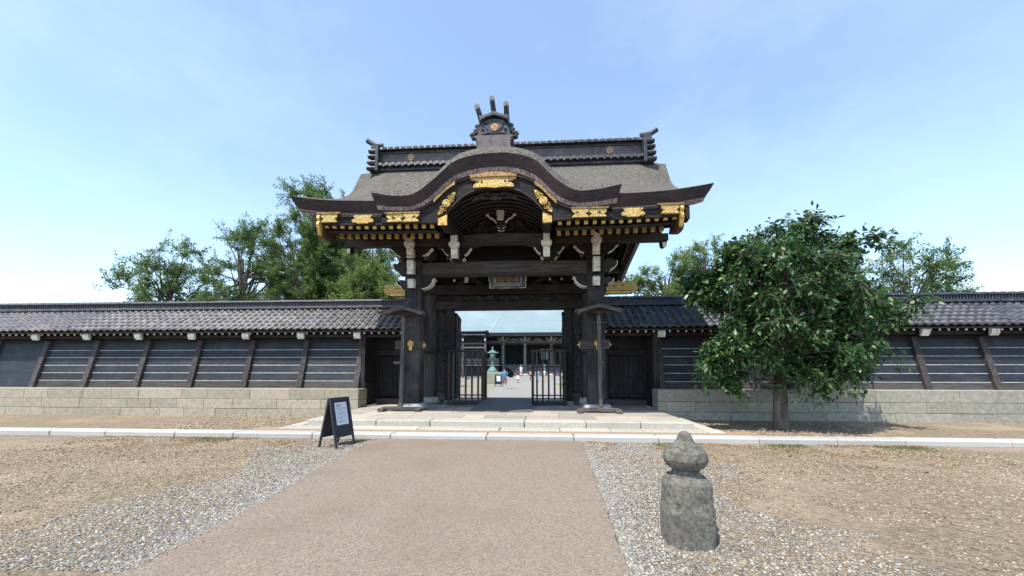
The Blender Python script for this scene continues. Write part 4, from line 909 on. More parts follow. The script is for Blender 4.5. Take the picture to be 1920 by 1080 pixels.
# ------------------------------------------------------------------ ramp, low barriers
g = MB(); W0, W1 = -1.18, .60
g.add([(-1.0, 11.85, .302), (.93, 11.85, .302), (-1.0, 11.85, .32), (.93, 11.85, .32), (-.84, 13.8, .475), (.84, 13.8, .475), (-.84, 13.8, .3), (.84, 13.8, .3), (-.84, 14.9, .475), (.84, 14.9, .475), (-.84, 14.9, .3), (.84, 14.9, .3)],
      [(0, 1, 3, 2), (2, 3, 5, 4), (4, 5, 9, 8), (8, 9, 11, 10), (0, 2, 4, 6), (1, 7, 5, 3), (6, 4, 8, 10), (7, 11, 9, 5), (0, 6, 7, 1), (6, 10, 11, 7)])
obj('ramp', g, 'ramp_mat', label='dark grey wedge ramp laid over the gate threshold', cat='ramp')
def barrier(name, xa, xb, label, ret):
    b = empty(name, ((xa + xb) / 2, 14.0, .3), label, 'barrier', 'low lattice barriers inside the gate opening')
    obj('top_rail', MB().bbox(xa - .03, xb + .03, 13.94, 14.06, 2.17, 2.245, .008), 'brown_wood', b)
    obj('sill', MB().bbox(xa - .06, xb + .02, 13.9, 14.1, .30, .40, .01), 'brown_wood', b)
    obj('cross_rail', MB().bbox(xa + .09, xb - .09, 13.975, 14.025, .62, .665, .004), 'grey_wood_x', b)
    if not ret: obj('cross_rail', MB().bbox(xa + .09, xb - .09, 13.975, 14.025, 1.62, 1.665, .004), 'grey_wood_x', b)
    for x in (xa + .045, xb - .045): obj('stile', MB().bbox(x - .045, x + .045, 13.95, 14.05, .40, 2.17, .006), 'brown_wood', b)
    n = 5
    for i in range(n):
        x = xa + .09 + (xb - xa - .18) * (i + .5) / n
        obj('bar', MB().bbox(x - .032, x + .032, 13.968, 14.032, .40, 2.17, .004), 'grey_wood_z', b)
    if ret:   # folded leaf running back
        for y in (14.12, 14.36, 14.6, 14.84): obj('return_bar', MB().bbox(xb - .06, xb, y - .035, y + .035, .36, 2.12, .004), 'brown_wood', b)
        obj('return_rail', MB().bbox(xb - .065, xb + .005, 14.07, 14.9, 2.12, 2.19, .006), 'brown_wood', b); obj('return_rail', MB().bbox(xb - .065, xb + .005, 14.07, 14.9, .48, .56, .006), 'brown_wood', b)
    return b
barrier('lattice_barrier', -2.15, -.85, 'low wooden lattice barrier at the left of the gate opening with a leaf folded back', True)
barrier('lattice_barrier', .84, 2.05, 'low wooden lattice barrier at the right of the gate opening', False)

# ------------------------------------------------------------------ roofed wooden stands in front of the pillars
def stand(label, loc, lean, rz):
    b = empty('roofed_stand', (0, 0, 0), label, 'wooden stand', 'small roofed posts in front of the gate pillars')
    obj('post', MB().beam((lean[0], 0, .1), (0, 0, 2.88), .10, .10), 'weathered_wood_z', b)
    obj('base_beam', MB().bbox(-.58, .55, -.06, .06, .03, .13, .01), 'weathered_wood_x', b)
    for x in (-.58, .52): obj('foot', MB().bbox(x - .09, x + .09, -.26, .26, .0, .10, .02), 'weathered_wood_y', b)
    def rz_(x): return 3.14 - .17 * (abs(x) / .7) ** 1.08
    X = [-.72 + 1.44 * i / 24 for i in range(25)]
    g = MB(); ribband(g, X, lambda x: rz_(x) - .02, rz_, -.28, .28); obj('roof', g, 'weathered_wood_y', b)
    g = MB(); ribband(g, X, lambda x: rz_(x) + .001, lambda x: rz_(x) + .018, -.30, .30)
    for i in range(8): 
        x = -.63 + .18 * i; g.beam((x, -.31, rz_(x) + .02), (x, .31, rz_(x) + .02), .03, .02)
    obj('roof_boards', g, 'weathered_wood_y', b)
    g = MB(); X = [-.62 + 1.24 * i / 24 for i in range(25)]
    ribband(g, X, lambda x: rz_(x) - .095 + .03 * math.cos(x * 2.6), lambda x: rz_(x) - .022, -.27, -.235); obj('barge', g, 'weathered_wood_x', b)
    g = MB(); ribband(g, X, lambda x: rz_(x) - .095 + .03 * math.cos(x * 2.6), lambda x: rz_(x) - .022, .235, .27)
    obj('barge', g, 'weathered_wood_x', b)
    obj('bracket', MB().prism([(-.4, 3.0), (.4, 3.0), (.28, 2.95), (.08, 2.93), (.05, 2.84), (-.05, 2.84), (-.08, 2.93), (-.28, 2.95)], 'y', -.05, .05), 'brown_wood', b)
    obj('finial', MB().lathe([(.04, 3.15), (.03, 3.19), (.0, 3.23)], 8), 'weathered_wood_z', b)
    obj('hook_bar', MB().tube([(-.28, -.06, 2.62), (0, -.06, 2.66), (.3, -.06, 2.62)], .010, 5), 'weathered_wood_x', b)
    obj('peg', MB().bbox(-.26 if rz > 0 else .02, -.03 if rz > 0 else .12, -.11, -.045, 1.42, 1.50, .006), 'weathered_wood_x', b)
    b.location = loc; b.rotation_euler = (0, 0, rz); return b
stand('small roofed wooden post leaning beside the left gate pillar', (-3.05, 11.85, .3), (-.04, 0), rad(4))
stand('small roofed wooden post in front of the right gate pillar', (2.88, 11.78, .3), (.02, 0), rad(-3))

# ================================================================== WING WALLS
SP = 6.95; TP = 0.25
tprof = [(-.125, .018), (-.09, .040), (-.05, .028), (0.0, -.008), (.05, -.020), (.09, -.006), (.125, .014)]
tg = MB()
SL = math.atan2(.9, 1.32); TL = .30
for (a, b) in zip(tprof, tprof[1:]):
    tg.add([(a[0], 0, a[1] + .012), (b[0], 0, b[1] + .012), (b[0], TL, b[1] - .01), (a[0], TL, a[1] - .01), (a[0], 0, a[1] - .024), (b[0], 0, b[1] - .024)], [(0, 1, 2, 3), (4, 5, 1, 0)])
def wing(s):
    side = 'left' if s < 0 else 'right'; near = 3.12
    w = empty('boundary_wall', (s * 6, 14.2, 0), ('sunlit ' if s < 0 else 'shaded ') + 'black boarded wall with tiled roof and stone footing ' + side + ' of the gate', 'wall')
    T = 'tile' if s < 0 else 'dark_tile'  # right roof gets a darker tile: its shade is put into the colour
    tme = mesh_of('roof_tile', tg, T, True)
    FAR = 29
    def X(a, b): return (s * a, s * b) if s > 0 else (s * b, s * a)
    P = lambda n, m, mt, **k: obj(n, m, mt, w, **k)
    # tiled roof
    cols = int((FAR - near) / TP); cnt = 0; rest = MB()
    for c in range(cols):
        for r in range(6):
            x = s * (near + .12 + c * TP); d = r * .262
            y = 12.86 + math.cos(SL) * d; z = 2.93 + math.sin(SL) * d
            if cnt < 298: obj('roof_tile', tme, None, w, loc=(x, y, z + rnd.uniform(-.003, .003)), rot=(SL + rnd.uniform(-.012, .012), 0, rnd.uniform(-.012, .012))); cnt += 1
            else:
                M_ = Matrix.Translation((x, y, z)) @ Matrix.Rotation(SL, 4, 'X'); rest.add([M_ @ Vector(v) for v in tg.v], tg.f)
    P('roof_tile_field', rest, T, kind='stuff')
    a, b = X(near, FAR)
    P('roof_bed', MB().prism([(12.9, 2.86), (12.9, 2.885), (14.3, 3.84), (15.8, 2.86)], 'x', a, b), 'dark_wood_x')
    g = MB()   # rear slope as rows of tile
    for r in range(6):
        d = r * .262; y = 15.82 - math.cos(SL) * d; z = 2.90 + math.sin(SL) * d; g.box(a, b, y - .28, y, z + .02, z + .045)
    P('rear_roof_row', g, T, kind='stuff')
    # ridge of layered tiles
    P('ridge_course', MB().bbox(a, b, 14.02, 14.62, 3.80, 3.90, .02), T); P('ridge_core', MB().box(a, b, 14.12, 14.52, 3.90, 4.06), 'dark_tile')
    P('ridge_course', MB().bbox(a, b, 14.05, 14.59, 4.05, 4.11, .02), T)
    g = MB(); x = near + .02
    while x < FAR: g.box(s * x - .02, s * x + .02, 14.09, 14.13, 3.91, 4.04); x += .10
    P('ridge_lattice', g, 'dark_tile', kind='stuff')
    x = near + .12; i = 0; cap = MB()
    ct = MB(); ct.rings([[(xx, .13 * math.cos(math.pi * q / 8) * 1.6, .075 * math.sin(math.pi * q / 8)) for q in range(9)] for xx in (-.14, .14)]); ct.rings([[(xx, .14 * math.cos(math.pi * q / 8) * 1.6, .088 * math.sin(math.pi * q / 8)) for q in range(9)] for xx in (.115, .145)])
    cme = mesh_of('ridge_cap_tile', ct, T)
    while x < FAR:
        if i < 100: obj('ridge_cap_tile', cme, None, w, loc=(s * x, 14.32, 4.10))
        x += .29; i += 1
    # eave board, rafters with white ends, white shoulder ends
    P('eave_board', MB().bbox(a, b, 12.9, 13.0, 2.82, 2.89, .01), 'brown_wood')
    P('eave_plate', MB().bbox(a, b, 13.2, 13.34, 2.66, 2.77, .01), 'dark_wood_x')
    x = near + .18; i = 0
    while x < FAR:
        if i < 90:
            r = P('eave_rafter', MB().beam((s * x, 13.05, 2.80), (s * x, 13.9, 3.06), .07, .08), 'dark_wood_y')
            obj('white_end', MB().box(s * x - .03, s * x + .03, 13.03, 13.05, 2.762, 2.822), 'white_paint', r)
        x += .255; i += 1
    # stone footing in three courses
    y = 12.65
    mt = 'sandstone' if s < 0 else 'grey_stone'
    x0 = 4.80
    for r, (z0, z1) in enumerate(((-.05, .25), (.25, .56), (.56, .92 if s < 0 else .94))):
        x = x0
        while x < FAR:
            L = rnd.uniform(.8, 1.6)
            p0, p1 = X(x, x + L - .006)
            P('footing_stone', MB().bbox(p0, p1, y + rnd.uniform(-.006, .006), 13.3 if x == x0 else 15.1, z0, z1 - .006, .012), mt)
            x += L
            if x > 16: 
                p0, p1 = X(x, FAR); P('footing_stone', MB().bbox(p0, p1, y, 15.1, z0, z1 - .006, .012), mt); break
    # battered posts and planks
    def by(z): return 13.12 + (z - .92) * .24
    def slab(xa, xb, z0, z1, f, bk):
        xa, xb = X(xa, xb)
        return MB().add([(xa, by(z0) + f, z0), (xb, by(z0) + f, z0), (xb, by(z0) + bk, z0), (xa, by(z0) + bk, z0), (xa, by(z1) + f, z1), (xb, by(z1) + f, z1), (xb, by(z1) + bk, z1), (xa, by(z1) + bk, z1)],
                        [(0, 3, 2, 1), (4, 5, 6, 7), (0, 1, 5, 4), (1, 2, 6, 5), (2, 3, 7, 6), (3, 0, 4, 7)])
    xp = 5.07; k = 0
    while xp < FAR - 1:
        P('post', slab(xp - .09, xp + .09, .92, 2.75, -.13, .1), 'grey_wood_z')
        if xp < 18:
            o = P('shoulder_arm', MB().box(s * xp - .1, s * xp + .1, 13.06, 13.9, 2.60, 2.76), 'dark_wood_y')
            g = MB(); g.prism([(13.0, 2.84), (12.965, 2.77), (12.975, 2.68), (13.03, 2.60), (13.07, 2.60), (13.07, 2.84)], 'x', s * xp - .115, s * xp + .115); obj('white_end', g, 'white_paint', o)
        zb = [.92, 1.16, 1.43, 1.70, 1.975, 2.24, 2.52]
        if xp < 15.5:
            for q, (z0, z1) in enumerate(zip(zb, zb[1:])):
                P('plank', slab(xp + .095, xp + 1.90, z0 + .002, z1 + .01, -.03 - .0, .02), 'grey_wood_x' if q == 0 else 'black_board')
                if q < 5: P('white_batten', slab(xp + .094, xp + 1.901, z1 - .005, z1 + .007, -.037, -.01), 'white_paint')
        else:
            P('plank', slab(xp + .095, xp + 1.90, .92, 2.52, -.03, .02), 'black_board')
        P('top_rail', slab(xp + .092, xp + 1.902, 2.52, 2.74, -.06, .02), 'dark_wood_x')
        xp += 1.995; k += 1
    p0, p1 = X(5.0, FAR); P('wall_core', MB().prism([(13.25, .9), (15.0, .9), (14.6, 2.9), (13.98, 2.9)], 'x', p0, p1), 'black_board')
    # side doorway bay between gate and wall
    p0, p1 = X(3.2, 5.0)
    P('transom_board', MB().bbox(p0, p1, 14.22, 14.3, 2.24, 2.75, .01), 'dark_wood_x'); P('head_rail', MB().bbox(p0, p1, 14.12, 14.34, 2.06, 2.25, .012), 'dark_wood_x')
    P('sill_beam', MB().bbox(p0, p1, 14.08, 14.4, .298, .50, .012), 'grey_wood_x')
    P('bay_back', MB().box(p0, p1, 14.36, 14.40, .5, 2.9), 'dark_wood_z')
    for xx, ww in ((3.36, .13), (4.82, .12), (4.95, .1), (3.5, .1)):
        P('door_post', MB().bbox(s * xx - ww / 2, s * xx + ww / 2, 14.14, 14.34, .5, 2.06, .01), 'dark_wood_z')
    for (da, db) in ((3.58, 4.26), (4.27, 4.76)):
        q0, q1 = X(da, db)
        d = P('side_door', MB().bbox(q0, q1, 14.25, 14.30, .56, 2.05, .004), 'dark_wood_z')
        n = 4
        for i in range(n):
            u0 = q0 + (q1 - q0) * i / n; obj('door_plank', MB().bbox(u0 + .003, u0 + (q1 - q0) / n - .003, 14.232, 14.255, .70, 2.0, .004), 'dark_wood_z', d)
        for z in (.60, 1.3, 1.98): obj('door_rail', MB().bbox(q0 + .01, q1 - .01, 14.22, 14.25, z - .03, z + .03, .004), 'dark_wood_x', d)
    P('end_board', MB().bbox(*X(4.82, 4.97), 13.12, 14.25, .3, 2.78, .01), 'dark_wood_z'); P('end_rail', MB().bbox(*X(4.78, 4.98), 13.14, 14.2, 1.0, 1.1, .01), 'dark_wood_y')
wing(-1); wing(1)

# ================================================================== FOLDING NOTICE BOARDS
def aboard(label, loc, rz, sc, lines=True):
    b = empty('folding_notice_board', (0, 0, 0), label, 'notice board')
    W = .25; H = .98; FO = .205
    def pt(side, x, h, o): # side -1 front / +1 back;
        t = h / H; y = side * (FO * (1 - t) + .012); n = Vector((0, side * H, FO)).normalized(); return (x, y + n.y * o, h + n.z * o)
    def pan(side, x0, x1, h0, h1, o0, o1):
        return MB().add([pt(side, x0, h0, o0), pt(side, x1, h0, o0), pt(side, x1, h0, o1), pt(side, x0, h0, o1), pt(side, x0, h1, o0), pt(side, x1, h1, o0), pt(side, x1, h1, o1), pt(side, x0, h1, o1)],
                        [(0, 3, 2, 1), (4, 5, 6, 7), (0, 1, 5, 4), (1, 2, 6, 5), (2, 3, 7, 6), (3, 0, 4, 7)])
    for side in (-1, 1):
        obj('panel', pan(side, -W + .02, W - .02, .20, H, -.004, .004), 'board_black', b)
        for sx in (-1, 1):
            obj('leg', pan(side, sx * W - .018, sx * W + .018, 0, H, -.018, .018), 'board_black', b)
        obj('frame_rail', pan(side, -W + .018, W - .018, .19, .225, -.014, .014), 'board_black', b)
        obj('frame_rail', pan(side, -W + .018, W - .018, H - .05, H, -.014, .014), 'board_black', b)
    p = obj('notice_sheet', pan(-1, -.16, .17, .43, .88, .0055, .008), 'paper', b)
    if lines:
        g = MB(); f6 = MB().box(0, 1, 0, 1, 0, 1).f
        g.add(pan(-1, -.12, .02, .825, .838, .0085, .0095).v, f6); g.add(pan(-1, -.12, -.02, .80, .811, .0085, .0095).v, f6)
        obj('printed_heading', g, 'ink', p)
        g = MB()
        for i in range(17):
            if i in (4, 9, 13): continue
            h = .775 - i * .0185; e = .13 if i % 4 != 3 else .02; g.add(pan(-1, -.12, e, h, h + .006, .0085, .0095).v, f6)
        obj('printed_line', g, 'grey_ink', p)
    b.location = loc; b.rotation_euler = (0, 0, rz); b.scale = (sc, sc, sc); return b
aboard('black folding board with a pale notice sheet standing on gravel left of the path', (-3.05, 8.0, .01), rad(75), 1.0)
aboard('small distant black folding board with a pale sheet beside the bronze lantern', (-2.75, 37.5, -.15), rad(20), 1.15, False)

# ================================================================== STONE FINIAL POST (near right)
fp = empty('stone_finial_post', (2.475, 3.9, 0), 'weathered stone post with an onion shaped finial at the right foreground', 'stone post')
def rough_lathe(prof, n, c, amp, fq, sqp=2):
    R_ = []
    for r, z in prof:
        ring = []
        for k in range(n):
            a = 2 * math.pi * k / n; cc, ss = math.cos(a), math.sin(a); q = (abs(cc) ** sqp + abs(ss) ** sqp) ** (-1 / sqp)
            j = 1 + amp * noise.fractal(Vector((cc * fq, ss * fq, z * fq * 4)), 1.0, 2.0, 4)
            ring.append((c[0] + r * q * cc * j, c[1] + r * q * ss * j, c[2] + z))
        R_.append(ring)
    return MB().rings(R_)
def dens(prof, k=5):
    out = []
    for (a, b) in zip(prof, prof[1:]):
        for i in range(k): out.append((a[0] + (b[0] - a[0]) * i / k, a[1] + (b[1] - a[1]) * i / k))
    return out + [prof[-1]]
onion = [(.105, .645), (.12, .655), (.165, .68), (.185, .715), (.197, .75), (.194, .785), (.18, .825), (.135, .862), (.098, .89), (.075, .92), (.064, .955), (.05, .985), (.025, 1.0), (.002, 1.003)]
obj('onion_finial', rough_lathe(dens(onion, 4), 56, (2.475, 3.9, 0), .035, 3.2), 'post_stone', fp, smooth=True)
obj('neck', rough_lathe(dens([(.165, .585), (.142, .60), (.125, .625), (.118, .65), (.125, .662)], 3), 48, (2.475, 3.9, 0), .02, 3), 'post_stone', fp, smooth=True)
body = [(.22, -.05), (.222, .30), (.208, .37), (.205, .42), (.202, .50), (.195, .545), (.18, .575), (.165, .592), (.1, .597)]
obj('shaft', rough_lathe(dens(body, 6), 64, (2.475, 3.9, 0), .03, 2.5, 3.2), 'post_stone', fp, smooth=True)

# ================================================================== MAIN HALL behind
HY = 62
hall = empty('main_hall', (0, HY, -.15), 'wide dark timber temple hall with a pale green roof seen through the gate', 'building')
H = lambda n, m, mt, **k: obj(n, m, mt, hall, **k)
H('stone_terrace', MB().box(-16, 16, HY - 1.6, HY + 16, -.16, .36), 'granite'); H('terrace_edge', MB().box(-16.1, 16.1, HY - 1.9, HY - 1.6, -.16, .38), 'kerb_granite')
for i in range(9):
    H('step', MB().box(-4.6, 4.6, HY - .5 + i * .3, HY + 3, .36 + i * .2, .36 + (i + 1) * .2 - .03), 'hall_step'); H('step_nosing', MB().box(-4.62, 4.62, HY - .53 + i * .3, HY - .2 + i * .3, .36 + (i + 1) * .2 - .03, .36 + (i + 1) * .2), 'hall_white' if i % 3 == 7 else 'hall_step')
H('veranda', MB().box(-14, 14, HY + 2.6, HY + 6, 2.0, 2.18), 'hall_wood')
for z in (2.5, 2.8, 3.1):
    for a, b in ((-14, -4.7), (4.7, 14)): H('veranda_rail', MB().box(a, b, HY + 2.6, HY + 2.68, z, z + .07), 'hall_step')
for i in range(12):
    x = -14 + 28 * i / 11
    if abs(x) > 4.4: H('rail_post', MB().box(x - .06, x + .06, HY + 2.58, HY + 2.7, 2.1, 3.25), 'hall_step')
H('back_wall', MB().box(-14, 14, HY + 7, HY + 7.3, 0, 8), 'hall_dark')
for i in range(14):
    x = -13 + 2 * i; d = H('lattice_door', MB().box(x - .85, x + .85, HY + 6.9, HY + 7, 2.2, 5.2), 'hall_dark'); obj('door_frame', MB().box(x - .95, x - .85, HY + 6.8, HY + 7, 2.2, 5.2), 'hall_wood', d)
for (a, b) in ((1.15, 1.75), (2.0, 2.6)): H('paper_screen', MB().box(a * 1.0 + .35, b + .35, HY + 6.7, HY + 6.8, 3.1, 4.9), 'paper')
H('upper_lattice', MB().box(-14, 14, HY + 1.5, HY + 1.6, 5.35, 5.5), 'hall_wood'); H('head_beam', MB().box(-14, 14, HY + .35, HY + .65, 5.5, 5.95), 'hall_wood')
cols_x = [-12.2, -8.6, -4.55, -1.07, 3.1, 6.6, 10.2, 13.2]
for x in cols_x:
    front = abs(x) < 5
    c = H('column', MB().lathe([(.24, 0.36 if front else .36), (.24, 5.5)], 12, (x, HY + .5 if front else HY + 2.2, 0)), 'hall_step' if x in (-4.55, -1.07) else 'hall_wood', smooth=True)
    obj('bracket', MB().prism([(x - .3, 5.9), (x + .3, 5.9), (x + .9, 6.3), (x + .9, 6.42), (x - .9, 6.42), (x - .9, 6.3)], 'y', HY + .3, HY + .7), 'hall_wood', c)
    g = MB()
    for k, (zz, hw) in enumerate(((6.3, .95), (6.05, .62))):
        for s in (-1, 1): g.beam((x + s * hw, HY + .25, zz), (x + s * (hw - .34), HY + .25, zz - .16), .06, .06)
    g.box(x - .1, x + .1, HY + .0, HY + .2, 5.95, 6.15); g.box(x - .1, x + .1, HY - .1, HY + .1, 6.3, 6.5); obj('white_bracket_trim', g, 'hall_white', c)
for x in (-10.4, -2.8, 1.0, 4.9, 8.4):
    H('frog_leg_strut', MB().prism([(x - .8, 5.95), (x + .8, 5.95), (x + .3, 6.35), (x - .3, 6.35)], 'y', HY + .4, HY + .5), 'hall_step')
g = MB(); x = -6.4
while x < 14: g.box(x - .055, x + .055, HY - 1.95, HY - 1.85, 6.52, 6.62); x += .26
H('white_rafter_end', g, 'hall_white', kind='stuff')
g = MB(); x = -15
while x < -6.7: g.box(x - .055, x + .055, HY - 3.5, HY - 3.4, 6.55, 6.65); x += .26
H('white_rafter_end', g, 'hall_white', kind='stuff')
H('eave_underside', MB().prism([(HY - 2.1, 6.62), (HY + 7, 7.4), (HY + 7, 6.9), (HY - 1.8, 6.5)], 'x', -15.5, 15.5), 'hall_dark')
H('eave_edge', MB().box(-15.8, 15.8, HY - 2.2, HY - 1.9, 6.66, 7.0), 'hall_dark')
roofp = [(HY - 2.2, 7.0), (HY + 2, 8.6), (HY + 6, 10.9), (HY + 9.5, 13.4), (HY + 12, 15.3)]
g = MB(); g.grid(lambda u, v: ((-15.8 + 31.6 * u) * (1 - .12 * v), HY - 2.2 + 14.2 * v, interp(roofp, HY - 2.2 + 14.2 * v) + .35 * abs(2 * u - 1) ** 6 * (1 - v)), 40, 60)
g.grid(lambda u, v: ((-15.8 + 31.6 * u) * (1 - .12 * (1 - v)), HY + 12 + 10 * v, 15.3 - 8 * v), 4, 4)
H('copper_roof', g, 'roof_verdigris')
g = MB()
for j in range(24):
    v = j / 24; Y = HY - 2.2 + 14.2 * v; z = interp(roofp, Y); g.box(-15.6 * (1 - .12 * v), 15.6 * (1 - .12 * v), Y, Y + .5, z - .1, z + .02)
H('roof_course', g, 'roof_verdigris', kind='stuff')
g = MB(); 
for x0, z0, x1, z1 in ((-6.5, 7.3, -5.6, 9.6),): g.tube([(x0, HY - 1.8, 7.15), (x1, HY + 5, 10.5)], .018, 5)
H('roof_cable', g, 'hall_white')
H('ridge', MB().box(-14.2, 14.2, HY + 11.7, HY + 12.4, 15.2, 16.0), 'hall_wood')
# projecting left wing with its own eave
H('wing_eave', MB().prism([(-16, 6.95), (-6.75, 6.98), (-6.55, 7.24), (-7.1, 7.12), (-16, 7.08)], 'y', HY - 3.7, HY + 2), 'hall_dark')
H('wing_eave_board', MB().box(-16, -7.0, HY - 3.4, HY - 3.3, 6.45, 6.95), 'hall_dark')
for x in (-15, -13.2, -10.35, -6.95):
    c = H('column', MB().box(x - .13, x + .13, HY - 3.0, HY - 2.74, .2, 6.5), 'hall_wood'); obj('white_bracket_trim', MB().box(x - .1, x + .1, HY - 3.2, HY - 3.02, 5.7, 6.05), 'hall_white', c)
for z in (5.2, 4.6): H('wing_beam', MB().box(-16, -7.0, HY - 2.95, HY - 2.8, z, z + .18), 'hall_step' if z < 5 else 'hall_wood')
H('wing_wall', MB().box(-16, -7, HY - 1.2, HY - 1.0, 2.2, 6.6), 'hall_dark')
for z in (2.35, 2.65, 2.9): H('wing_rail', MB().box(-16, -4.9, HY - 2.6, HY - 2.52, z, z + .07), 'hall_step')
H('wing_floor', MB().box(-16, -4.9, HY - 2.7, HY + 2, 1.95, 2.12), 'hall_step')
H('wing_base', MB().box(-16, -4.95, HY - 1.9, HY - 1.7, .36, 1.95), 'hall_dark')

# bronze lantern
bl = empty('bronze_lantern', (-4.3, 46, -.15), 'tall green bronze lantern on a stone block in the court', 'lantern')
LX, LY = -4.3, 46
B_ = lambda n, prof, k=8, m='bronze_green', sm=False: obj(n, MB().lathe(prof, k, (LX, LY, 0)), m, bl, smooth=sm)
obj('stone_block', MB().bbox(LX - 1.15, LX + 1.15, LY - 1.15, LY + 1.15, -.16, 1.12, .05), 'grey_stone', bl)
B_('foot', [(.62, 1.12), (.62, 1.28), (.52, 1.36), (.42, 1.52), (.3, 1.66), (.24, 1.8)]); B_('shaft', [(.16, 1.8), (.15, 2.2), (.2, 2.24), (.15, 2.3), (.15, 2.55)], 14, sm=True)
B_('tray', [(.15, 2.55), (.36, 2.7), (.4, 2.78), (.3, 2.82)]); B_('fire_chamber', [(.3, 2.82), (.33, 3.28), (.3, 3.3)]); 
obj('window', MB().box(LX - .1, LX + .1, LY - .36, LY - .3, 2.95, 3.18), 'hall_white', bl)
B_('roof', [(.5, 3.30), (.66, 3.36), (.4, 3.52), (.2, 3.66), (.1, 3.74)]); 
for k in range(6):
    a = rad(60 * k + 30); obj('roof_curl', MB().tube([(LX + .55 * math.cos(a), LY + .55 * math.sin(a), 3.35), (LX + .72 * math.cos(a), LY + .72 * math.sin(a), 3.38), (LX + .74 * math.cos(a), LY + .74 * math.sin(a), 3.5)], .04, 5), 'bronze_green', bl)
B_('finial', [(.06, 3.74), (.13, 3.82), (.05, 3.9), (.11, 3.98), (.02, 4.12)], 10, sm=True)

